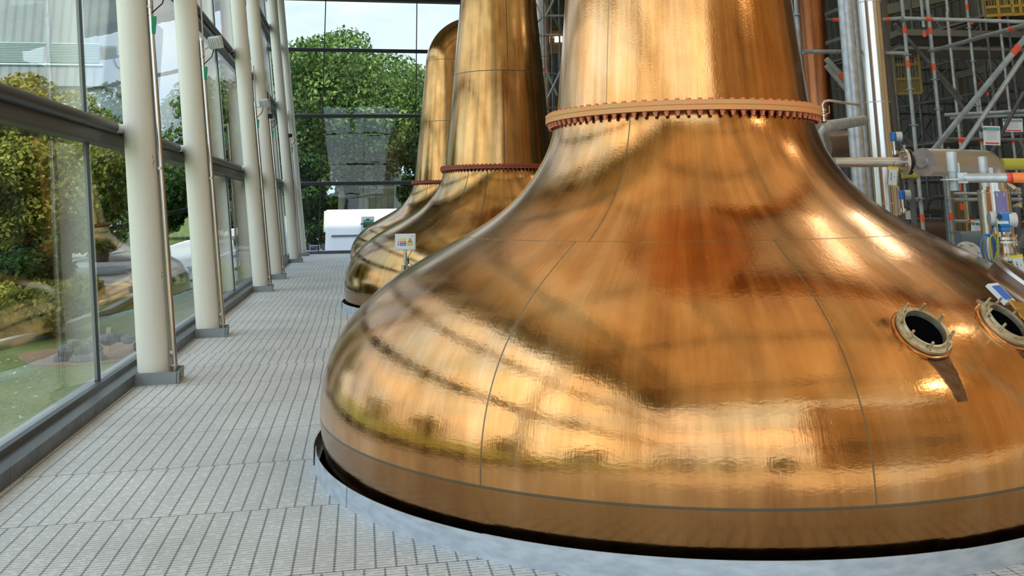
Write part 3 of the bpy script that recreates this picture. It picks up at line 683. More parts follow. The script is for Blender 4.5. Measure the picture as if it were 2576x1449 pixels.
# ------------------------------------------------------------------ pipes by still 1
def vpipe(x, y0, x1, y1, D, r, m, name, label, cat='pipe', n=32, z0=0., z1=8.6, seams=()):
    """plumb pipe whose middle passes the sight line of (x, y0)"""
    p = at(x, y0, D); t = thing(name, label, cat, (p.x, p.y, 0), 0)
    MB().cyl((0, 0, z0), (0, 0, z1), r, n=n, cap=False).build('pipe_run', m, t, smooth=True)
    for z in seams: MB().lathe([(r, z-.006), (r+.006, z-.006), (r+.006, z+.006), (r, z+.006)], n).build('joint_band', M_SSD, t, smooth=True)
    return t, p
vpipe(2142, 200, 0, 0, 9.6, .078, M_GALV, 'galvanised_pipe', 'thick dull galvanised vertical pipe right of the nearest neck')
vpipe(2166, 200, 0, 0, 10.3, .060, M_GALV, 'galvanised_pipe', 'thinner galvanised vertical pipe between two thicker ones')
vpipe(2182, 250, 0, 0, 10.6, .075, M_LWHITE, 'lagged_pipe', 'pale grey lagged vertical pipe beside the shiny clad pipe')
vpipe(2204, 220, 0, 0, 9.9, .125, M_SST, 'clad_pipe', 'shiny stainless clad vertical pipe with joint bands', seams=(1.55, 2.62, 3.72, 4.9))
vpipe(2222, 220, 0, 0, 11.6, .13, mat('dark_grey_lagging', (.10, .10, .10), .5), 'dark_pipe', 'dark grey vertical pipe in the shade of the shiny clad pipe')
vpipe(1358.5, 180, 0, 0, 19, .060, M_LWHITE, 'white_pipe', 'white vertical pipe seen between the two nearer stills')
vpipe(1377, 180, 0, 0, 21, .065, M_BROWN, 'brown_pipe', 'brown vertical pipe seen between the two nearer stills')
# galvanised elbow leaving the still top, right
t = thing('elbow_pipe', 'galvanised elbow pipe leaving the still just under the flange', 'pipe', (0, 0, 0))
pp = [at(2064, 372, 7.3), at(2057, 350, 7.3), at(2056, 336, 7.3), at(2062, 325, 7.3), at(2080, 317, 7.4), at(2110, 313, 7.6), at(2170, 303, 8.4), at(2172, 303, 8.45)]
MB().tube(pp, .047, n=20).build('pipe_run', M_GALV, t, smooth=True)
t = thing('sample_valve', 'small stainless valve and bent tube on the galvanised elbow pipe', 'valve', (0, 0, 0))
b = at(2072, 306, 7.35)
mb = MB()
for k, (r, dz) in enumerate(((.026, .0), (.018, .02), (.030, .04), (.018, .065), (.026, .085))): mb.cyl(b+Vector((0, 0, dz)), b+Vector((0, 0, dz+.018)), r, n=16)
mb.build('body', M_SST, t, smooth=True)
MB().tube([b+Vector((0, 0, .10)), b+Vector((0, 0, .14)), b+Vector((.02, 0, .165)), b+Vector((.06, 0, .17)), at(2160, 264, 7.8)], .011, n=10).build('outlet_tube', M_SST, t, smooth=True)
MB().tube([b+Vector((.02, 0, .06)), b+Vector((.055, 0, .07)), b+Vector((.058, 0, .13))], .005, n=6).build('handle', M_SSD, t)
# brown lagged vessel behind the pipes
t = thing('brown_drum', 'brown lagged horizontal drum behind the galvanised vertical pipe', 'drum', (0, 0, 0))
MB().cyl(at(2068, 368, 11.6), at(2186, 362, 11.9), .19, n=32).build('shell', M_BROWN, t, smooth=True)
MB().cyl(at(2186, 362, 11.9), at(2186, 362, 11.9)-Vector((0, 0, 2.9)), .10, n=24).build('down_pipe', M_BROWN, t, smooth=True)

# horizontal stainless line from the still with orifice flange and clad vessel
t = thing('stainless_line', 'stainless horizontal pipe with bolted flange leaving the nearest still', 'pipe', (0, 0, 0))
a0, a1, a2 = at(2098, 408, 7.45), at(2275, 408, 7.5), at(2345, 408, 7.5)
MB().cyl(a0, a1, .040, n=24).build('pipe_run', M_SSD, t, smooth=True); MB().cyl(a1, a2, .040, n=24).build('pipe_spool', M_SST, t, smooth=True)
d = (a2-a1).normalized(); c0 = at(2281, 407, 7.5)
MB().cyl(c0-d*.028, c0-d*.004, .105, n=32).build('flange', M_SSD, t, smooth=True); MB().cyl(c0+d*.004, c0+d*.026, .105, n=32).build('flange', M_RUB, t, smooth=True)
qm = d.to_track_quat('Z', 'Y').to_matrix()
for i in range(8):
    aa = 2*PI*(i+.5)/8; off = qm @ Vector((.082*math.cos(aa), .082*math.sin(aa), 0)); MB().cyl(c0-d*.048+off, c0+d*.04+off, .011, n=6).build('flange_bolt', M_SST, t)
MB().cyl(at(2274, 365, 7.5), at(2276, 390, 7.5), .013, n=10).build('branch_stub', M_GALV, t)
t = thing('clad_vessel', 'stainless clad pipe elbow turning down into a vertical vessel', 'vessel', (0, 0, 0))
v0, v1 = at(2322, 408, 7.35), at(2476, 410, 7.95)
dv = (v1-v0).normalized(); q = MB()
q.cyl(v0, v1, .112, n=48, cap=False); q.build('horizontal_cladding', M_SSD, t, smooth=True)
q = MB(); q.cyl(v0-dv*.004, v0, .113, .113, n=48); q.cyl(v0-dv*.03, v0-dv*.004, .045, .05, n=32); q.build('end_cap', M_GALV, t, smooth=True)
el = v1; dn = Vector((0, 0, -1)); arc = [v1+dv*.0]
ctr = v1+dn*.13
for a in np.linspace(0, PI/2, 10): arc.append(ctr+dv*(.11*math.sin(a))+Vector((0, 0, 1))*(.13*math.cos(a)))
q = MB(); q.tube(arc[1:], .112, n=48, cap=False); q.build('mitre_elbow', M_SSD, t, smooth=True)
pv = arc[-1]; q = MB(); q.cyl(pv, pv+dn*.10, .112, n=48, cap=False); q.build('vertical_cladding', M_SST, t, smooth=True)
q = MB(); q.cyl(pv+dn*.10, pv+dn*1.45, .132, n=48); q.build('vessel_shell', M_SST, t, smooth=True)
for z in (.12, .60, .62): MB().cyl(pv+dn*z, pv+dn*(z+.012), .1335, n=48).build('band', M_SSD, t, smooth=True)
q = MB(); tv = Vector((-.80, -.6, 0)).normalized(); q.box(pv+dn*.7+tv*.131, (.02, .03, 1.15), Matrix.Rotation(math.atan2(tv.y, tv.x), 3, 'Z')); q.build('seam_strip', M_SST, t)
# violet label wrapped on the vessel
lab = MB(); bd = (Vector((0, 0, 0))-Vector((pv.x, pv.y, 0))).normalized(); ba = math.atan2(bd.y, bd.x)
zt = (at(2524, 481, 7.85)).z; zb = zt-.30
lab.lathe([(.1325, zb), (.1340, zb), (.1340, zt), (.1325, zt)], 14, o=(pv.x, pv.y, 0), a0=ba+.02, a1=ba+.80)
L_ = lab.build('violet_label', M_PURP, t, smooth=True)
for txt, aa, dz, sz in (('CAUSTIC', ba+.25, -.235, .028), ('CIP SUPPLY', ba+.50, -.225, .024)):
    nrm = Vector((math.cos(aa), math.sin(aa), 0)); pos = Vector((pv.x, pv.y, zt+dz+.02))+nrm*.1348
    X = Vector((0, 0, 1)); Z = nrm; Y = Z.cross(X)
    lo = lettering(txt, sz, M_YTXT, L_, (0, 0, 0), (0, 0, 0)); lo.matrix_world = Matrix((( X.x, Y.x, Z.x, pos.x), (X.y, Y.y, Z.y, pos.y), (X.z, Y.z, Z.z, pos.z), (0, 0, 0, 1)))
for aa in (ba+.18, ba+.62):
    nrm = Vector((math.cos(aa), math.sin(aa), 0)); MB().box(Vector((pv.x, pv.y, zt-.028))+nrm*.1342, (.002, .008, .03), Matrix.Rotation(aa, 3, 'Z')).build('yellow_mark', M_YTXT, L_)

# transmitter and flanged valve on the still shoulder
t = thing('level_valve', 'flanged stainless valve with blue and grey transmitter on top', 'valve', (0, 0, 0))
D_ = 6.9; vb = at(2534, 668, D_); k_ = D_/FPX
def zc(y): return Vector((vb.x, vb.y, at(2534, y, D_).z))
for (y0, y1, r, m, nmx) in ((668, 661, .096, mat('pale_green_flange', (.42, .50, .38), .5), 'base_flange'), (661, 655, .096, M_RUB, 'gasket'), (655, 645, .098, M_SSD, 'flange'), (645, 632, .052, M_SSD, 'neck'), (636, 622, .060, M_SST, 'valve_body'), (622, 612, .050, M_SSD, 'neck'), (612, 605, .092, M_SSD, 'flange'), (603, 596, .092, M_SST, 'flange'), (596, 578, .022, M_SST, 'stem')):
    MB().cyl(zc(y0), zc(y1), r, n=40).build(nmx, m, t, smooth=True)
for lvl, (ya, yb) in enumerate(((661, 636), (618, 590))):
    for i in range(8):
        a = 2*PI*(i+.3)/8; o_ = Vector((.078*math.cos(a), .078*math.sin(a), 0)); MB().cyl(zc(ya)+o_, zc(yb)+o_, .007, n=8).cyl(zc(yb)+o_, zc(yb)+o_-Vector((0, 0, .016)), .013, n=6).build('bolt', M_SST, t)
hd = zc(552); mb = MB()
q = MB(); q.box(hd, (.115, .10, .11)); q.box(zc(576), (.085, .07, .045)); tr_ = q.build('transmitter_housing', M_BLUE, t, bevel=.012)
ax = Vector((.82, -.30, -.05)).normalized(); MB().cyl(hd-ax*.095, hd-ax*.035, .055, n=28).build('end_cover', M_LGREY, tr_, smooth=True); MB().cyl(hd+ax*.035, hd+ax*.095, .055, n=28).build('end_cover', M_LGREY, tr_, smooth=True)
tw = (Vector((0, 0, hd.z))-hd).normalized(); MB().cyl(hd+tw*.04+Vector((-.02, 0, .02)), hd+tw*.085+Vector((-.02, 0, .02)), .019, n=16).build('cable_gland', M_RUB, tr_, smooth=True)
MB().box(hd+tw*.062+Vector((0, 0, -.022)), (.08, .02, .022), Matrix.Rotation(-.5, 3, 'Z')).build('name_plate', M_PAPER, tr_)
MB().tube([hd+tw*.06+Vector((-.05, 0, -.02)), hd+Vector((-.09, -.05, -.10)), hd+Vector((-.11, -.06, -.22)), hd+Vector((-.12, -.02, -.30))], .006, n=8).build('cable', M_CABLEG, t, smooth=True)
t = thing('cable_coil', 'coil of blue cable hanging beside the flanged valve', 'cable', (0, 0, 0))
cc = at(2484, 625, 6.9)
for j in range(3):
    MB().tube([cc+Vector((.055*math.sin(a)*(1-.2*j)+.012*j, -.02*j, .10*math.cos(a))) for a in np.linspace(0, 2*PI, 24)], .0055, n=8, cap=False).build('loop', M_CABLEG if j == 2 else M_CABLE, t, smooth=True)
MB().tube([cc+Vector((0, 0, .10)), at(2492, 590, 6.95), at(2500, 560, 7.0)], .007, n=8).build('lead', M_CABLE, t, smooth=True)
# small round blind flange peeping over the shoulder
t = thing('blind_flange', 'grey round blind flange peeping over the still shoulder', 'flange', (0, 0, 0))
bf = at(2436, 640, 7.6); dd = Vector((-.25, -.75, .55)).normalized()
MB().cyl(bf, bf+dd*.03, .105, n=36).build('plate', M_GALV, t, smooth=True)
MB().cyl(bf, bf-Vector((0, 0, .5)), .03, n=12).build('stem', M_SSD, t, smooth=True)
qm = dd.to_track_quat('Z', 'Y').to_matrix()
for i in range(6): a = 2*PI*i/6; MB().cyl(bf+qm @ Vector((.08*math.cos(a), .08*math.sin(a), .02)), bf+qm @ Vector((.08*math.cos(a), .08*math.sin(a), .05)), .012, n=6).build('bolt', M_SSD, t)
# blue level switches
def switch(x, y, D, label):
    p = at(x, y, D); t = thing('level_switch', label, 'sensor', tuple(p))
    MB().box((0, 0, 0), (.045, .05, .08)).build('blue_body', M_BLUE, t, bevel=.008); MB().cyl((.02, -.01, .0), (.065, -.03, .0), .042, n=24).build('grey_cap', M_LGREY, t, smooth=True)
    MB().cyl((0, 0, -.04), (0, 0, -.16), .012, n=10).cyl((0, 0, -.12), (0, 0, -.15), .03, n=14).build('stem', M_SST, t, smooth=True)
    MB().cyl((0, 0, .04), (0, 0, .30), .006, n=6).build('wire', M_RUB, t)
switch(2247, 344, 8.0, 'blue and grey sensor above the stainless pipe flange'); switch(2269, 490, 8.2, 'blue and grey sensor below the striped white tag')
# lock-out tags
def striped_tag(x, y, D, w, h, label, tilt, yellowtop=True, yaw=0.62):
    p = at(x, y, D); t = thing('striped_tag', label, 'tag', tuple(p)); t.rotation_euler = (0, tilt, -yaw)
    MB().box((0, 0, 0), (w, .003, h)).build('yellow_border', M_YEL, t)
    MB().box((0, -.002, -h*.04), (w*.80, .003, h*.80)).build('white_field', M_PAPER, t)
    mb = MB(); n = 9
    for s_ in (-1, 1):
        for i in range(n): mb.box((s_*w*.435, -.0022, -h*.40+h*.75*i/n), (w*.12, .003, h*.035), Euler((0, .6, 0)).to_matrix())
    for i in range(6): mb.box((-w*.35+w*.14*i, -.0022, -h*.46), (w*.05, .003, h*.05), Euler((0, .5, 0)).to_matrix())
    mb.build('black_stripes', M_INK, t)
    mb = MB()
    for i in range(5): mb.box((-w*.14, -.004, h*.16-h*.085*i), (w*(.10+.05*(i % 2)), .002, h*.04), Euler((0, -.2, 0)).to_matrix())
    mb.box((w*.14, -.004, 0), (w*.05, .002, h*.06)); mb.build('ink_marks', M_INK, t)
    MB().tube([(0, 0, h*.45), (.0, .0, h*.7), (.01, .03, h*.8)], .002, n=5).build('tie', M_RUB, t)
striped_tag(2246, 444, 7.30, .080, .155, 'white tag with yellow-black striped edge hanging from stainless pipe', .14)
striped_tag(2564, 668, 6.6, .085, .150, 'white tag with yellow-black striped edge beside the flanged valve', -.18)
# yellow ochre pipes
t = thing('yellow_pipe', 'short yellow ochre pipe under the stainless pipe flange', 'pipe'); MB().cyl(at(2270, 437, 9.4), at(2308, 437, 9.4), .05, n=20).build('pipe_run', M_YPIPE, t, smooth=True); MB().cyl(at(2289, 437, 9.4), at(2289, 437, 9.4)-Vector((0, 0, 2)), .03, n=10).build('stand', M_SCAFD, t)
t = thing('yellow_pipe', 'yellow ochre pipe right of the stainless clad vessel', 'pipe'); MB().cyl(at(2520, 413, 8.6), at(2700, 413, 8.6), .055, n=20).build('pipe_run', M_YPIPE, t, smooth=True)
MB().cyl(at(2690, 413, 8.6), at(2690, 413, 8.6)-Vector((0, 0, 2)), .03, n=10).build('stand', M_SCAFD, t)

# ------------------------------------------------------------------ scaffolding
def band(parent, p, d, r, m=None, L=.09):
    d = d.normalized(); MB().cyl(p-d*L/2, p+d*L/2, r*1.09, n=14).build('red_tape', m or M_RED, parent, smooth=True)
def sc_tube(t, a, b, r=.0242, m=None, name='ledger', reds=(), roses=(), n=12):
    """tube from a to b; reds / roses are fractions along it"""
    a, b = Vector(a), Vector(b); o = MB().cyl(a, b, r, n=n).build(name, m or M_SCAF, t, smooth=True); d = b-a
    for f in reds: band(o, a+d*f, d, r)
    if roses:
        mb = MB()
        for f in roses: p = a+d*f; mb.cyl(p-Vector((0, 0, .004)), p+Vector((0, 0, .004)), r*2.3, n=12); mb.box(p+Vector((0, 0, -.0)), (r*3.6, r*.5, r*.7)); 
        mb.build('rosette', m or M_SCAF, o)
    return o
def px(x, y, D): return at(x, y, D)
def plumb(t, x, y, D, z0, z1, **k):
    p = at(x, y, D); r = k.pop('rz', ()); rd = k.pop('rd', ()); H = z1-z0
    return sc_tube(t, (p.x, p.y, z0), (p.x, p.y, z1), name='standard', reds=[(at(x, yy, D).z-z0)/H for yy in rd], roses=[(at(x, yy, D).z-z0)/H for yy in r], **k)
# near ledger and standard at the right, in front of the clad vessel
t = thing('scaffold_tower', 'near galvanised scaffold ledger with orange band crossing the clad vessel', 'scaffold')
s_a = px(2392, 382, 4.75); s_b = px(2404, 480, 4.75); s_b = Vector((s_a.x, s_a.y, s_b.z))
sc_tube(t, s_b, s_a+Vector((0, 0, -.10)), r=.0242, name='standard'); MB().cyl(s_a+Vector((0, 0, -.10)), s_a, .027, n=18).build('spigot', M_GALV, t, smooth=True)
rz = px(2400, 452, 4.75).z; MB().cyl((s_a.x, s_a.y, rz-.004), (s_a.x, s_a.y, rz+.004), .062, n=20).build('rosette', M_GALV, t)
l0 = Vector((s_a.x, s_a.y, rz+.008)); l1 = px(2576, 447, 4.62); dl = (l1-l0); l2 = l0+dl*2.2
o = sc_tube(t, l0+dl*.14, l2, r=.0242, m=M_GALV, name='ledger'); band(o, l0+dl*.985, dl, .0242, M_ORANGE, .12); band(o, l0+dl*.80, dl, .0242, M_REDS, .028)
mb = MB(); mb.box(l0+dl*.09+Vector((0, 0, .0)), (.075, .03, .055), dl.to_track_quat('X', 'Z').to_matrix()); mb.box(l0+dl*.075+Vector((0, 0, .04)), (.022, .008, .075), dl.to_track_quat('X', 'Z').to_matrix()); mb.build('wedge_head', M_GALV, t, bevel=.004)
s_c = px(2470, 394, 5.35); s_d = Vector((s_c.x, s_c.y, px(2478, 470, 5.35).z)); sc_tube(t, s_d, s_c+Vector((0, 0, -.09)), m=M_GALV, name='standard'); MB().cyl(s_c+Vector((0, 0, -.09)), s_c, .028, n=18).build('spigot', M_GALV, t, smooth=True)
sc_tube(t, s_d+Vector((.0, 0, .04)), s_d+dl*2.0+Vector((0, 0, .04)), r=.012, m=M_GALV, name='rail'); 
mb = MB(); mb.box(s_d+dl*.12+Vector((0, 0, .075)), (.022, .008, .07), dl.to_track_quat('X', 'Z').to_matrix()); mb.build('wedge_head', M_GALV, t)
mb = MB(); mb.cyl((l2.x, l2.y, 0), (l2.x, l2.y, 2.6), .0242, n=12); mb.build('standard', M_GALV, t, smooth=True); e2 = s_d+dl*2.0; MB().cyl((e2.x, e2.y, 0), (e2.x, e2.y, 2.6), .0242, n=12).build('standard', M_GALV, t, smooth=True)
# the hall scaffold, nearer frame
t = thing('scaffold_tower', 'bright galvanised scaffold frame right of the clad pipes, red taped', 'scaffold')
plumb(t, 2295, 280, 11.2, 0, 5.2, rd=(68, 158, 548), rz=(45, 134, 224, 315, 500))
plumb(t, 2352, 200, 11.8, 0, 4.6, rd=(73, 168), rz=(125, 200, 276, 350))
plumb(t, 2224, 60, 12.4, 3.4, 6.0, rd=(15,), rz=(52,)); plumb(t, 2327, 100, 13.6, 4.1, 5.0, rd=(85,)); plumb(t, 2390, 530, 11.4, 0, 2.2, rd=(545,), rz=(500, 582), m=M_SCAF)
plumb(t, 2402, 530, 12.6, 0, 2.3, rd=(460, 600), m=M_SCAFD); plumb(t, 2390, 85, 14.5, 4.5, 5.2, rd=(79,)); plumb(t, 2412, 320, 14.2, 0, 4.5, rd=(352,), rz=(290, 330)); plumb(t, 2450, 180, 14.6, 0, 6.2, rd=(11, 358), rz=(39, 66, 95, 153, 268, 325))
plumb(t, 2480, 400, 14.8, 0, 3.2, rd=(354,)); plumb(t, 2427, 590, 12.4, 0, 2.1, rd=(470, 520), m=M_SCAFD); plumb(t, 2546, 330, 14.9, 0, 5.6, rd=(355, 29))
for (x0, y0, D0, x1, y1, D1, r, m, rd) in (
    (2272, 46, 11.2, 2640, 57, 10.8, .0242, M_SCAF, (.18,)), (2222, 49, 11.6, 2270, 46, 11.2, .0242, M_SCAF, (.3,)), (2224, 133, 11.6, 2276, 134, 11.2, .0242, M_SCAF, (.08,)),
    (2344, 128, 11.8, 2640, 46, 8.6, .0242, M_SCAF, (.75,)), (2330, 400, 8.6, 2640, 22, 8.0, .0270, M_SCAF, (.745,)), (2395, 410, 8.9, 2640, 44, 9.0, .0242, M_SCAF, ()),
    (2376, 289, 13, 2640, 276, 12.4, .0242, M_SCAF, ()), (2390, 297, 13, 2640, 286, 12.4, .0242, M_SCAF, ()), (2366, 350, 11.9, 2640, 353, 11.9, .0242, M_SCAFD, (.19,)),
    (2290, 502, 9.6, 2310, 501, 11.2, .0242, M_SCAF, ()), (2398, 487, 11.5, 2640, 486, 11.5, .020, M_SCAF, ()), (2398, 502, 11.5, 2640, 501, 11.5, .0242, M_SCAF, ()), (2398, 556, 11.5, 2640, 555, 11.5, .018, M_SCAF, (.19,)),
    (2020, 130, 10.2, 2160, 130, 10.4, .0242, M_SCAF, ()), (2078, 148, 12.0, 2190, 268, 12.0, .036, M_SCAF, (.35,)), (2078, 165, 11.6, 2190, 300, 11.6, .03, M_SCAF, ()), (2076, 38, 12.5, 2130, 16, 12.5, .03, M_SCAFD, ()), (2078, 110, 12.5, 2130, 92, 12.5, .03, M_SCAFD, ()), (2078, 50, 13.5, 2240, 50, 13.5, .0242, M_SCAFD, (.15,)),
    (2250, 320, 12.4, 2330, 400, 12.4, .0242, M_SCAFD, ()), (2250, 60, 12.6, 2420, 250, 12.8, .0242, M_SCAFD, ()), (2360, 190, 13.5, 2470, 330, 13.5, .0242, M_SCAFD, ()), (2576, 230, 12.5, 2470, 430, 12.5, .0242, M_SCAFD, ()), (2640, 480, 8.2, 2546, 640, 8.0, .03, M_SCAFD, ())):
    sc_tube(t, px(x0, y0, D0), px(x1, y1, D1), r, m, 'ledger' if abs(y0-y1) < 20 else 'brace', rd)
plumb(t, 2006, 60, 10.2, 3.0, 6.0, rz=(38, 130), m=M_SCAF); 
# deck boards
for (xa, xb, y, D, h) in ((2236, 2640, 130, 15.8, .10), (2236, 2640, 92, 16.4, .22)):
    a, b = px(xa, y, D), px(xb, y+8, D); mb = MB(); dd = b-a; mb.box((a+b)/2, (dd.length, .9, h*.5), dd.to_track_quat('X', 'Z').to_matrix()); mb.build('deck_boards', M_BOARD, t)
# regular bays further back against the cladding
t = thing('scaffold_tower', 'dark distant scaffold bays filling the hall in front of ribbed cladding', 'scaffold')
XS = [11.2, 12.9]; YS = [10.6, 12.7, 14.8, 16.9, 19.0, 21.1]
ZS = [.4, 1.2, 1.95, 2.7, 3.5, 4.2, 4.8, 5.9]
cnt = 0
for x in XS:
    for y in YS:
        sc_tube(t, (x, y, 0), (x, y, 6.8), .0242, M_SCAFD if random.random() < .6 else M_SCAF, 'standard', [random.uniform(.2, .9) for _ in range(2)], [z/6.8 for z in ZS], n=8)
for x in XS:
    for i in range(len(YS)-1):
        for z in ZS: sc_tube(t, (x, YS[i], z), (x, YS[i+1], z), .0242, M_SCAFD, 'ledger', [.1] if random.random() < .4 else [], n=8)
        j = random.choice((0, 1, 2, 3, 4)); sc_tube(t, (x+.05, YS[i], ZS[j]), (x+.05, YS[i+1], ZS[j+3]), .0242, M_SCAFD, 'brace', [.2] if random.random() < .4 else [], n=8)
        j = random.choice((1, 2, 3, 4)); sc_tube(t, (x+.05, YS[i+1], ZS[j]), (x+.05, YS[i], ZS[j+2]), .0242, M_SCAFD, 'brace', [], n=8)
for y in YS[:5]:
    for z in ZS[1:]: sc_tube(t, (XS[0], y, z), (XS[1], y, z), .0242, M_SCAFD, 'transom', [.2] if random.random() < .3 else [], n=8)
mb = MB()
for k in range(4): mb.box((11.35+.38*k, 15.9, 4.88), (.34, 10.4, .045))
mb.build('deck_boards', M_BOARD, t)
mb = MB()
for k in range(4): mb.box((11.35+.38*k, 15.9, 2.68), (.34, 10.4, .045))
mb.build('deck_boards', M_BOARD, t)
# scaffold seen between the two nearer stills
t = thing('scaffold_tower', 'scaffold frame seen in the gap between the two nearer stills', 'scaffold')
plumb(t, 1368.5, 180, 18.2, 0, 7, rd=(175,), rz=(38, 88, 140, 192, 243, 296, 346)); plumb(t, 1408, 120, 21, 0, 7.5, m=M_SCAFD); plumb(t, 1388, 120, 22.5, 0, 7.5, m=M_SCAFD); plumb(t, 1335, 100, 20.5, 0, 7.5, m=M_SCAFD)
for (x0, y0, D0, x1, y1, D1, m, rd) in ((1335, -20, 19, 1362, 42, 18.6, M_SCAF, (.55,)), (1362, 44, 18.5, 1328, 82, 18.6, M_SCAF, ()), (1338, 88, 19, 1410, 88, 19, M_SCAF, ()), (1373, 40, 18.6, 1425, 40, 18.8, M_SCAF, ()), (1370, 0, 19, 1418, 90, 19, M_SCAFD, ()), (1373, 40, 18.4, 1398, -10, 18.4, M_SCAF, ()),
        (1336, 95, 18.8, 1402, 240, 18.8, M_SCAF, (.18,)), (1378, 246, 18.4, 1410, 180, 18.4, M_SCAF, ()), (1340, 170, 20, 1366, 246, 20, M_SCAF, (.6,)), (1358, 272, 19.4, 1415, 272, 19.4, M_SCAFD, ()), (1352, 185, 19.6, 1415, 187, 19.6, M_SCAFD, ())):
    sc_tube(t, px(x0, y0, D0), px(x1, y1, D1), .0242, m, 'ledger' if abs(y0-y1) < 20 else 'brace', rd)
p = px(1405, 100, 21.5); t = thing('work_floodlight', 'lit warm floodlight clamped to scaffold between the stills', 'floodlight', tuple(p), -.2)
flood(t, (0, 0, 0), .0, -.25, True); MB().cyl((0, .05, 0), (0, .05, -p.z), .02, n=8).build('stand', M_SCAFD, t)
# yellow gates, amber board
def gate(x, y, D, w, h, label, m=M_YGATE):
    p = px(x, y, D); t = thing('loading_gate', label, 'gate', tuple(p), -.45); mb = MB()
    for z in (0, h*.33, h*.66, h): mb.box((w/2, 0, z), (w, .03, .045))
    for q in (0, w*.5, w): mb.box((q, 0, h/2), (.045, .03, h))
    mb.build('frame', m, t); mb = MB(); mb.box((w/2, .01, h*.16), (w*.96, .01, h*.30)); mb.build('kick_board', M_DYEL, t)
    mb = MB()
    for i in range(9): mb.box((w*(i+.5)/9, .01, h*.66), (.008, .008, h*.6))
    mb.build('mesh', m, t); 
    MB().cyl((0, 0, h), (0, 0, -p.z), .02, n=8).build('standard', M_SCAFD, t)
gate(2478, 40, 15.0, .42, .42, 'yellow loading gate high on the scaffold near the top right corner'); gate(2534, 38, 15.4, .42, .45, 'yellow loading gate in the very top right, beside the copper column')
gate(2255, 236, 15.6, .40, .75, 'dull yellow loading gate behind the bright scaffold standard', mat('dull_yellow_gate', (.22, .15, .02), .6))
t = thing('amber_screen', 'amber translucent screen between yellow uprights below the spigot', 'screen')
a, b = px(2402, 606, 12.9), px(2434, 606, 12.9); zt_ = px(2402, 480, 12.9).z
mb = MB(); mb.cyl((a.x, a.y, 0), (a.x, a.y, zt_), .03, n=10); mb.cyl((b.x, b.y, 0), (b.x, b.y, zt_), .03, n=10); mb.build('uprights', M_YGATE, t)
mb = MB(); mb.bar(((a.x+b.x)/2, (a.y+b.y)/2, 0), ((a.x+b.x)/2, (a.y+b.y)/2, zt_), .16, .01); mb.build('panel', mat('amber_panel', (.16, .10, .01), .4), t)
# dark pipework beyond the shoulder
def run(name, label, pts, r, m, cat='pipe'):
    t = thing(name, label, cat); P_ = [px(*p) for p in pts]; MB().tube(P_, r, n=18).build('pipe_run', m, t, smooth=True)
    e_ = P_[-1]; MB().cyl(e_, (e_.x, e_.y, 0), r*.6, n=10).build('stand', M_SCAFD, t); return t
run('lagged_pipe', 'black lagged pipe low behind the shoulder, bending down', ((2262, 528, 12.4), (2300, 528, 12.4), (2350, 528, 12.4), (2372, 530, 12.4), (2382, 540, 12.4), (2385, 556, 12.4)), .065, M_RUB)
run('lagged_pipe', 'thin black hose arching between the scaffold standards', ((2330, 530, 12), (2336, 505, 12), (2352, 496, 12), (2375, 497, 12)), .03, M_RUB)
run('grey_duct', 'blue-grey duct running low behind the clad vessel', ((2412, 604, 10.4), (2440, 604, 10.4), (2640, 600, 10.4)), .10, mat('blue_grey_duct', (.13, .19, .23), .5))
run('brown_duct', 'brown duct low behind the still shoulder, under the scaffold', ((2290, 590, 14), (2450, 590, 14), (2640, 590, 14)), .22, mat('dark_brown_duct', (.045, .025, .02), .5))
run('slender_pipe', 'grey pipe leaning up at the right edge beside the flanged valve', ((2553, 520, 8.4), (2556, 600, 8.4), (2560, 700, 8.4)), .045, M_SCAFD)
run('slender_pipe', 'slim grey pipe right of the shiny clad pipe', ((2256, 470, 8.4), (2262, 540, 8.4)), .022, M_SSD)
t = thing('small_cabinet', 'small grey junction box behind the still shoulder', 'junction box'); p = px(2281, 541, 9.6); MB().box(p, (.07, .07, .09)).build('box', M_LGREY, t, bevel=.004); MB().cyl(p, (p.x, p.y, 0), .018, n=8).build('stand', M_SCAFD, t)
# tangle of small valves at the far right edge
t = thing('pipe_cluster', 'tangle of small pipes and valves at the right edge above the yellow pipe', 'pipework')
for k in range(14):
    a = px(random.uniform(2545, 2600), random.uniform(385, 560), random.uniform(9.5, 11)); b = a+Vector((random.uniform(-.25, .35), random.uniform(-.1, .2), random.choice((0, 0, .2, -.25))))
    MB().cyl(a, b, random.uniform(.012, .03), n=10).cyl(a, a+(b-a)*.25, .045, n=12).build('pipe_piece', random.choice((M_SSD, M_SCAFD, M_BRASS, M_RUB)), t, smooth=True)
a = px(2568, 400, 10); MB().cyl(a, (a.x, a.y, 0), .03, n=10).build('stand', M_SCAFD, t)
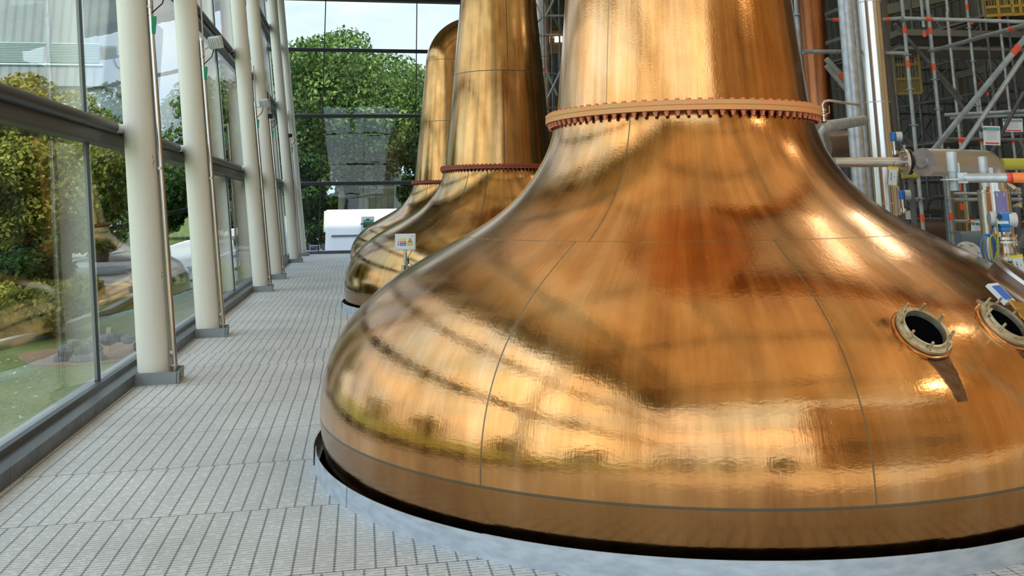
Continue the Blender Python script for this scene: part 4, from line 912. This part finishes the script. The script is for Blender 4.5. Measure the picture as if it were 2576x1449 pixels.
# scaffold notices
def notice(x, y, D, w, h, label, yaw, tilt, txt=None):
    p = px(x, y, D); t = thing('scaffold_notice', label, 'sign', tuple(p)); t.rotation_euler = (0, tilt, -yaw)
    MB().box((0, 0, 0), (w, .004, h)).build('board', M_PAPER, t)
    MB().cyl((-w*.38, -.002, h*.34), (-w*.38, -.006, h*.34), w*.105, n=20).build('round_mark', M_TEAL, t)
    mb = MB(); mb.bar((-w*.425, -.008, h*.345), (-w*.385, -.008, h*.30), .004, .003); mb.bar((-w*.385, -.008, h*.30), (-w*.33, -.008, h*.385), .004, .003); mb.build('tick', M_PAPER, t)
    MB().box((w*.10, -.003, h*.34), (w*.70, .004, h*.15)).build('header_bar', M_TEAL, t)
    if txt: lettering(txt, h*.12, M_PAPER, t, (w*.08, -.0065, h*.34), (PI/2, 0, 0))
    else: MB().box((w*.10, -.006, h*.34), (w*.58, .002, h*.06)).build('header_text', mat('pale_teal_print', (.35, .62, .58), .5), t)
    if txt: lettering('Check label', h*.075, M_REDS, t, (-w*.05, -.003, h*.19), (PI/2, 0, 0))
    else: MB().box((-w*.06, -.003, h*.19), (w*.66, .002, h*.022)).build('heading_line', M_REDS, t)
    mb = MB()
    for i in range(5): mb.box((0, -.003, h*.09-h*.075*i), (w*(.62-.12*(i % 2)), .002, h*.014))
    mb.build('small_print', mat('grey_print', (.35, .38, .42), .6), t)
    MB().box((w*.02, -.003, -h*.40), (w*.80, .004, h*.085)).build('footer_bar', M_REDS, t)
    MB().cyl((0, .01, h*.5), (0, .01, h*.5+.05), .008, n=6).build('tie', M_RED, t)
notice(2495, 341, 11.5, .19, .24, 'white notice with teal header and red foot bar, middle of scaffold', .65, .08)
notice(2548, 315, 12.6, .24, .18, 'white notice with teal header partly behind a brace, upper right', .65, .05)
notice(2466, 580, 10.9, .20, .215, 'white notice with tick and green header half behind the vessel', .62, .12, 'Scaffold')
# vent box lit fixture at top: small hanging lamp
t = thing('roof_steel', 'sloping olive steel roof member crossing high above the scaffold', 'beam'); a, b = px(2228, 26, 20), px(2420, -20, 19); MB().bar(a, b, .10, .22).build('web', M_BEAM, t); MB().bar(a, (a.x, a.y, 0), .12, .12).build('post', M_BEAM, t)
t = thing('roof_steel', 'low sloping olive steel member behind the scaffold deck', 'beam'); a, b = px(2410, 190, 19), px(2540, 160, 18); MB().bar(a, b, .08, .14).build('web', M_BEAM, t); MB().bar(a, (a.x, a.y, 0), .10, .10).build('post', M_BEAM, t)

# ------------------------------------------------------------------ warning sign on stand, between still 1 and 2
p = at_y(1020, 608, 12.0); t = thing('sign_stand', 'white safety sign on a stainless post before the second still', 'sign', (p.x, p.y, 0), -.17)
MB().cyl((0, 0, .02), (0, 0, p.z-.1), .020, n=16).build('post', M_SST, t, smooth=True); MB().cyl((0, 0, 0), (0, 0, .025), .16, n=32).build('base', M_SSD, t, smooth=True)
MB().box((.035, .02, .5), (.02, .02, .9)).build('rear_strap', M_INK, t)
MB().tube([(-.02, -.02, .80), (-.01, -.03, .70), (0, -.03, .3)], .022, n=10).build('barrier_rope', M_MAROON, t, smooth=True); MB().cyl((-.02, -.02, .80), (-.02, -.02, .87), .026, n=12).build('rope_clip', M_SST, t, smooth=True)
zc_ = p.z; SW, SH = .262, .200
bd_ = MB().box((0, -.025, zc_), (SW, .012, SH)).build('sign_frame', M_LGREY, t, bevel=.004)
MB().box((0, -.033, zc_+.003), (SW*.88, .003, SH*.90)).build('sign_sheet', M_PAPER, t)
mb = MB(); mb.bar((-.035, -.02, zc_-.10), (0, -.01, zc_-.14), .012, .01); mb.bar((.035, -.02, zc_-.10), (0, -.01, zc_-.14), .012, .01); mb.build('gusset', M_LGREY, t)
for nm_, m_, z0 in (('yellow_band', M_YEL, .036-.008), ('red_band', M_REDS, -.0075), ('blue_band', M_BLUS, -.036)): MB().box((-.025, -.0355, zc_+z0), (.075, .002, .026)).build(nm_, m_, t)
mb = MB()
for z0 in (.028, -.0075, -.036): mb.box((-.025, -.037, zc_+z0), (.05, .001, .006))
mb.build('band_print', M_PAPER, t)
def tri(cx, cz, w, h, yy): q = MB(); q.v = [(cx-w/2, yy, cz), (cx+w/2, yy, cz), (cx, yy, cz+h), (cx-w/2, yy+.002, cz), (cx+w/2, yy+.002, cz), (cx, yy+.002, cz+h)]; q.f = [(0, 1, 2), (3, 5, 4), (0, 3, 4, 1), (1, 4, 5, 2), (2, 5, 3, 0)]; return q
tri(.062, zc_-.014, .070, .066, -.0365).build('warning_triangle', M_INK, t); tri(.062, zc_-.010, .056, .052, -.0380).build('triangle_field', M_AMB, t)
MB().box((.062, -.0390, zc_+.008), (.010, .001, .018)).build('hazard_symbol', M_INK, t); MB().box((.062, -.0360, zc_-.036), (.068, .002, .024)).build('amber_band', M_AMB, t)
tri(-.083, zc_+.018, .020, .020, -.0365).build('small_triangle', M_AMB, t); MB().cyl((-.083, -.0345, zc_-.002), (-.083, -.037, zc_-.002), .009, n=16).build('prohibition_disc', M_REDS, t); MB().cyl((-.083, -.0345, zc_-.032), (-.083, -.037, zc_-.032), .011, n=16).build('mandatory_disc', M_BLUS, t)
MB().box((.088, -.0355, zc_+.070), (.016, .002, .016)).build('grey_emblem', mat('grey_print', (.3, .3, .3)), t); tri(-.083, zc_+.066, .02, .014, -.0365).build('pale_emblem', M_LGREY, t)
# second small barrier post head peeping over the shoulder
p = at_y(1031.5, 670, 11.6); t = thing('barrier_post', 'low stainless barrier post peeping over the nearest still', 'barrier post', (p.x, p.y, 0))
MB().cyl((0, 0, 0), (0, 0, p.z), .018, n=14).build('post', M_SST, t, smooth=True); MB().lathe([(.022, 0), (.03, .012), (.02, .03), (0, .035)], 16, o=(0, 0, p.z)).build('cap', M_SST, t, smooth=True); MB().cyl((0, 0, 0), (0, 0, .02), .15, n=24).build('base', M_SSD, t)

# ------------------------------------------------------------------ outside: ground, trees, buildings
GZ = -.32
mb = MB(); mb.box((0, 60, GZ-.1), (400, 400, .2)); g_ = mb.build('ground', M_GRASS); struct(g_)
mb = MB(); mb.box((3, 44, GZ+.008), (40, 16, .016)); struct(mb.build('trim_yard', M_PATH))
mb = MB(); mb.box((-7.9, 44, GZ+.01), (5.2, 60, .02)); struct(mb.build('trim_path', M_PATH))
# building footing so that the hall does not hover
mb = MB(); mb.box((6, YB+.25, -.35), (17, .5, .9)); mb.box((-2.28, (FY+YB)/2, -.35), (.16, YB-FY, .9)); mb.box((6, FY-.25, -.35), (17, .5, .9)); struct(mb.build('trim_footing', M_KERB))
def kerb(pts, label):
    t = thing('path_kerb', label, 'kerb')
    for a, b in zip(pts, pts[1:]): MB().bar((a[0], a[1], GZ+.04), (b[0], b[1], GZ+.04), .14, .16).build('kerb_stone', M_KERB, t)
kerb([(-5.2, 14.0), (-4.75, 16.2), (-4.6, 19), (-4.9, 24), (-5.2, 32), (-5.4, 44)], 'pale curved kerb of the path outside the left glass')
kerb([(-9.0, 20), (-9.8, 27), (-10.4, 36), (-10.6, 46)], 'pale kerb on the far side of the outside path')
# stones and bare soil
mb = MB()
k = len(mb.v); ring = [(-3.5+.95*math.cos(a)*(1+.15*math.sin(3*a)), 13.9+.9*math.sin(a), GZ+.02) for a in np.linspace(0, 2*PI, 24, endpoint=False)]; mb.v += ring; mb.f.append(tuple(range(len(ring)))); mb.v += [(a, b, GZ-.05) for a, b, c in ring]
for i in range(24): j = (i+1) % 24; mb.f.append((i, i+24, j+24, j))
tag(mb.build('bare_soil', M_SOIL), 'patch of bare brown soil in the lawn by the glass', 'soil', kind='stuff')
for k in range(18):
    x = -3.75+1.25*random.random(); y = 13.1+.35*random.random()+.28*(x+3.7); z = GZ+.04+.11*(k % 3)
    s = MB().blob((0, 0, 0), random.uniform(.09, .14), 8, 6, .12, .6).build('stone', M_STONE); s.location = (x, y, z); tag(s, 'flat grey stone of the low rough wall outside the left glass', 'stone', 'stones of the low rough wall on the lawn')
t = thing('wooden_stake', 'short pale wooden stake standing behind the low stone wall', 'stake', (-3.36, 14.0, GZ)); MB().box((0, 0, .16), (.06, .05, .36)).build('stake', mat('pale_timber', (.62, .50, .32), .8), t)
for i, (x, y) in enumerate(((-3.85, 14.2), (-3.66, 14.1))):
    mb = MB(); mb.blob((0, 0, .07), .055, 8, 6, .03, .8); mb.blob((.05, -.02, .12), .022, 8, 5, .03); mb.cyl((0, 0, -.02), (0, 0, .04), .006, n=5)
    g = mb.build('seagull', mat('white_feathers', (.8, .82, .84), .7), smooth=True); g.location = (x, y, GZ+.02); tag(g, 'small white bird on the bare soil, %s' % ('nearer the shrub' if i == 0 else 'nearer the wooden stake'), 'bird')
# fallen leaves / daisies on the lawn
mb = MB()
for k in range(260):
    x = random.uniform(-6.5, -2.6); y = random.uniform(6, 14); s = random.uniform(.012, .03); a = random.uniform(0, PI); c, d = s*math.cos(a), s*math.sin(a)
    mb.quad((x-c, y-d, GZ+.02), (x+d, y-c, GZ+.03), (x+c, y+d, GZ+.02), (x-d, y+c, GZ+.03))
tag(mb.build('daisies', M_PAPER), 'tiny white flowers scattered over the lawn', 'flowers', kind='stuff')

def leaves_mesh(blobs, n, size, name, material, parent):
    """leaf blades scattered over the skins of many clumps"""
    B = np.array(blobs); w = B[:, 3]**2; w /= w.sum(); idx = rng.choice(len(B), n, p=w)
    d = rng.normal(size=(n, 3)); d /= np.linalg.norm(d, axis=1)[:, None]
    rr = B[idx, 3]*(0.72+.34*rng.random(n)); c = B[idx, :3]+d*rr[:, None]*np.array([1, 1, .8])
    nn = d+rng.normal(size=(n, 3))*.7; nn /= np.linalg.norm(nn, axis=1)[:, None]
    a = np.cross(nn, rng.normal(size=(n, 3))); a /= np.linalg.norm(a, axis=1)[:, None]; b = np.cross(nn, a)
    s = size*(.6+.8*rng.random(n))[:, None]
    V = np.empty((n, 4, 3)); V[:, 0] = c-a*s; V[:, 1] = c-b*s*.55+nn*s*.12; V[:, 2] = c+a*s; V[:, 3] = c+b*s*.55+nn*s*.12
    me = bpy.data.meshes.new(name); me.vertices.add(n*4); me.vertices.foreach_set('co', V.reshape(-1))
    me.loops.add(n*4); me.loops.foreach_set('vertex_index', np.arange(n*4, dtype=np.int32)); me.polygons.add(n)
    me.polygons.foreach_set('loop_start', np.arange(0, n*4, 4, dtype=np.int32)); me.update(calc_edges=True); me.validate(); me.materials.append(material)
    o = bpy.data.objects.new(name, me); COL.objects.link(o); o.parent = parent; return o
def tree(x, y, h, r, label, material, n=16000, size=.13, trunk=.28, cz=.58, nb=26, sq=.8, kind='tree', low=.0):
    t = thing('tree', label, 'tree', (x, y, GZ)); blobs = []
    for i in range(nb):
        d = rng.normal(size=3); d /= np.linalg.norm(d); k = .35+.55*rng.random()
        blobs.append((d[0]*r*k, d[1]*r*k, h*cz+d[2]*h*(1-cz)*k*.9+low, r*(.26+.18*rng.random())))
    leaves_mesh(blobs, n, size, 'foliage', material, t)
    mb = MB(); mb.tube([(0, 0, -.1), (.05*r, 0, h*.2), (-.03*r, 0, h*.42), (.04*r, 0, h*.7)], [trunk, trunk*.8, trunk*.55, trunk*.2], n=10)
    for i in range(9):
        b = blobs[i]; z0 = h*random.uniform(.25, .5); mb.tube([(0, 0, z0), (b[0]*.5, b[1]*.5, (z0+b[2])/2+.2), (b[0]*.95, b[1]*.95, b[2])], [trunk*.4, trunk*.25, trunk*.08], n=6)
    mb.build('trunk', M_BARK, t, smooth=True); return t
shrub_later = []
tree(-.6, 47, 11.0, 4.1, 'big spreading green tree framed by the back window', M_LEAF, 60000, .105, .42, .60, 60)
tree(-5.6, 50, 9.2, 3.6, 'rounded tree left of the big tree, behind the columns', M_LEAF, 24000, .11)
tree(4.8, 50, 11.3, 3.8, 'tree right of the big tree, partly behind the bent neck', M_LEAF, 26000, .11)
tree(3.6, 46, 6.0, 2.3, 'low dark tree under the big tree on the right', M_LEAFD, 12000, .13, .2, .55)
shrub_now = [(-2.6, 47.5, 1.6, 2.6), (-4.6, 45, 1.5, 2.4)]
tree(-2.9, 43, 5.0, 1.7, 'low dark tree at the left of the back window', M_LEAFD, 9000, .13, .2, .5)
tree(9.5, 50, 10, 4, 'dense tree hidden mostly behind the stills', M_LEAFD, 9000, .2)
tree(-7.5, 62, 10, 5, 'tall tree beyond the outside path', M_LEAF, 12000, .22)
for i in range(9): shrub_later.append((-13+4.2*i+random.uniform(-.6, .6), 67+random.uniform(-1, 1)))
# left side
tree(-6.2, 21.5, 4.6, 1.6, 'tree with yellowing leaves outside the left glass, nearest the mullion', M_LEAFY, 30000, .055, .10, .62, 30)
tree(-7.7, 21.0, 4.9, 1.7, 'yellow-green tree outside the left glass at the picture edge', M_LEAFY, 30000, .055, .10, .6, 30)
tree(-8.4, 29.5, 5.4, 2.1, 'green tree farther along outside the left glass', M_LEAF, 14000, .10, .12, .55)
tree(-9.6, 38, 6.2, 2.4, 'green tree beyond the path, seen between the second and third columns', M_LEAF, 12000, .12)
tree(-11, 24, 6.5, 2.6, 'dark tree behind the yellowing trees', M_LEAFD, 14000, .12)
def shrub(x, y, r, h, label, m, n=5000, size=.05):
    t = thing('shrub', label, 'shrub', (x, y, GZ)); bl = [(rng.normal()*r*.45, rng.normal()*r*.45, h*(.25+.5*rng.random()), r*.42) for _ in range(14)]
    leaves_mesh(bl, n, size, 'foliage', m, t); mb = MB()
    for i in range(5): b = bl[i]; mb.tube([(0, 0, -.05), (b[0]*.5, b[1]*.5, b[2]*.5), (b[0], b[1], b[2])], [.025, .015, .006], n=5)
    mb.build('stems', M_BARK, t)
shrub(-4.95, 16.0, .75, 1.0, 'yellow-leaved shrub at the edge of the lawn by the kerb', M_LEAFY, 9000, .05)
shrub(-6.1, 15.6, .7, .9, 'green shrub left of the yellow-leaved shrub', M_LEAF, 7000, .05); shrub(-5.7, 18.0, .9, 1.3, 'dark shrub behind the yellow-leaved shrub', M_LEAFD, 8000, .06)
shrub(-7.2, 17.5, 1.0, 1.5, 'dark shrub at the left picture edge beyond the lawn', M_LEAFD, 8000, .06)
for i, (x, y) in enumerate(((-12, 32), (-12.5, 40), (-13, 48))): shrub(x, y, 1.8, 2.2, 'low dark hedge clump beyond the outside path, %s' % ('nearest', 'middle', 'farthest')[i]+' of three', M_LEAFD, 8000, .12)
HN = ('first', 'second', 'third', 'fourth', 'fifth', 'sixth', 'seventh', 'eighth', 'ninth')
for i, (x, y) in enumerate(shrub_later): shrub(x, y, 2.6, 4.6, 'dark evergreen clump behind the trees past the back window, %s counted from the path side' % HN[i], M_LEAFD, 7000, .2)
for i, (x, y, a, b) in enumerate(shrub_now): shrub(x, y, a, b, 'dark bush low behind the navy sign, '+('right one', 'left one')[i], M_LEAFD, 9000, .09)
# mirrored surroundings: trees in front of and left of the hall (seen in the copper and glass)
for i, (x, y, h, r) in enumerate(((-9, -18, 3.8, 2.2), (-3, -22, 3.6, 2.2), (2.5, -21, 4.2, 2.2), (-7, -27, 3.8, 2.2), (-13.5, -9, 3.6, 2), (-14.5, -1, 2.9, 1.8), (-13.5, 6.5, 3.3, 1.8), (-13.5, 13, 3.0, 1.6))):
    where = ('far left corner behind the viewpoint', 'left of centre behind the viewpoint', 'straight behind the viewpoint', 'right side behind the viewpoint', 'lawn left and behind the viewpoint', 'lawn level with the viewpoint', 'lawn level with the nearest column', 'lawn level with the second column')[i]
    tree(x, y, h, r, 'low tree mirrored in the copper, standing on the '+where, M_LEAFY if i % 2 else M_LEAF, 7000, .17, .2, .5, 20)
# grey louvred building at far left
t = thing('grey_building', 'grey clad building with a band of louvres behind the left trees', 'building', (-11.8, 45, GZ))
def bz(y): return at_y(150, y, 45).z-GZ
L0, L1 = bz(158), bz(108); Bt = bz(216)
MB().box((-12, 6, (Bt+12.5)/2), (24, 12, 12.5-Bt)).build('upper_cladding', M_CLG, t)
MB().box((-12, 6.3, Bt/2), (23.6, 11.4, Bt)).build('lower_wall', M_PALE, t)
for k in range(10):
    q = MB(); 
    for i in range(12): q.box((-1.3-2.35*k, -.05, L0+(L1-L0)*(i+.5)/12), (2.1, .09, (L1-L0)/12*.55), Euler((.5, 0, 0)).to_matrix())
    q.build('louvre_panel', M_LOUV, t)
MB().box((-12, -.02, L0-.08), (23.9, .12, .08)).build('drip_rail', M_LOUV, t)
MB().box((-12, -.06, 12.4), (24.2, .2, .3)).build('parapet', M_LGREY, t)
t = thing('reflector_building', 'tall warm building, unseen, added behind the viewpoint to warm the copper reflections', 'building', (6.4, -13, GZ))  # unseen block, added for its warm reflection in the copper
MB().box((14, -6, 7.5), (28, 12, 15)).build('wall', mat('warm_reflector', (.66, .40, .20), .8, var=((.5, .5, .5), (.56, .33, .16), .4, .6)), t)
for k in range(6): MB().box((2.2+4*k, .0, 4.2), (1.3, .1, 2.2)).build('window', M_NAVY, t)
# cream building behind the big tree
t = thing('cream_building', 'cream ribbed building with white braced window behind the big tree', 'building', (.55, 55, GZ))
MB().box((0, 4, 2.3), (3.6, 8, 4.6)).build('cladding', M_CREAM, t); MB().box((0, -.05, 4.7), (3.9, 8.6, .2)).build('eaves', M_TRIMW, t)
MB().box((.1, -.06, 3.0), (3.9, .1, .12)).build('white_band', M_TRIMW, t); MB().box((.1, -.06, 1.0), (3.4, .08, .08)).build('lower_band', M_TRIMW, t)
w_ = MB().box((.75, -.05, 3.5), (.95, .08, .75)).build('window', M_TRIMW, t); MB().box((.75, -.10, 3.5), (.82, .02, .62)).build('pane', M_NAVY, w_); mb = MB(); mb.bar((.36, -.13, 3.2), (1.14, -.13, 3.8), .06, .04); mb.bar((1.14, -.13, 3.2), (.36, -.13, 3.8), .06, .04); mb.build('cross_brace', M_TRIMW, w_)
MB().box((1.55, -.2, 3.4), (.35, .3, 6.6)).build('downpipe_box', M_TRIMW, t)
mb = MB(); mb.bar((-1.15, -.2, .9), (-.75, -.2, 2.9), .10, .08); mb.box((-1.1, -.2, 1.9), (.3, .1, 2.0)); mb.build('raking_strut', M_TRIMW, t)
# white trailer parked outside the back window
t = thing('white_trailer', 'white box trailer with dark strip parked outside the back window', 'trailer', (.9, 41.5, GZ))
zt_ = at_y(900, 527, 40.6).z-GZ; zs = at_y(900, 594, 40.6).z-GZ
bx_ = MB().box((0, 1.2, (zt_+.02)/2), (4.7, 2.3, zt_-.02)).build('box_body', M_TRUCK, t, bevel=.04)
MB().box((0, .03, zs), (4.2, .05, .07)).build('rubbing_strip', M_STRIPE, t)
MB().box((-2.35, 1.2, (zt_+.8)/2), (.18, 2.1, zt_-.9)).build('end_panel', M_TCREAM, t)
mb = MB()
for x in (-.9, -.72): mb.box((x, .045, (zt_+.32)/2), (.012, .01, zt_-.36))
mb.build('panel_joint', M_LGREY, t)
for x in (-1.3, 1.5):
    for yy in (.35, 2.1): MB().cyl((x, yy-.12, .33), (x, yy+.12, .33), .33, n=20).build('wheel', M_RUB, t, smooth=True)
t = thing('green_motor', 'small dark green machine in front of the white trailer', 'motor', tuple(at_y(925, 563, 40.2)))
MB().cyl((-.18, 0, 0), (.22, 0, 0), .16, n=20).cyl((-.30, 0, 0), (-.18, 0, 0), .03, n=8).build('motor_body', M_GREENM, t, smooth=True); MB().box((0, 0, .17), (.14, .12, .08)).build('terminal_box', M_GREENM, t)
zg = at_y(925, 563, 40.2).z-GZ; MB().box((0, 0, -.2-(zg-.2)/2), (.1, .1, zg-.2)).build('pedestal', M_STRIPE, t); MB().box((0, .15, -.1), (.55, .02, .8)).build('frame_plate', M_LGREY, t)
# navy street sign
p = at_y(792, 624.5, 35.2); t = thing('street_sign', 'navy sign with white border low outside the back window corner', 'sign', (p.x, p.y, GZ))
zz = p.z-GZ; MB().box((0, 0, zz), (.36, .02, .21)).build('white_border', M_PAPER, t, bevel=.01); MB().box((.0, -.012, zz), (.32, .008, .17)).build('navy_field', M_NAVY, t)
lettering('New Cross', .052, M_PAPER, t, (.0, -.0175, zz+.035), (PI/2, 0, 0)); lettering('Way', .052, M_PAPER, t, (.06, -.0175, zz-.03), (PI/2, 0, 0)); mb = MB(); mb.box((-.12, .02, zz/2), (.03, .03, zz)); mb.box((.12, .02, zz/2), (.03, .03, zz)); mb.build('legs', M_STRIPE, t)
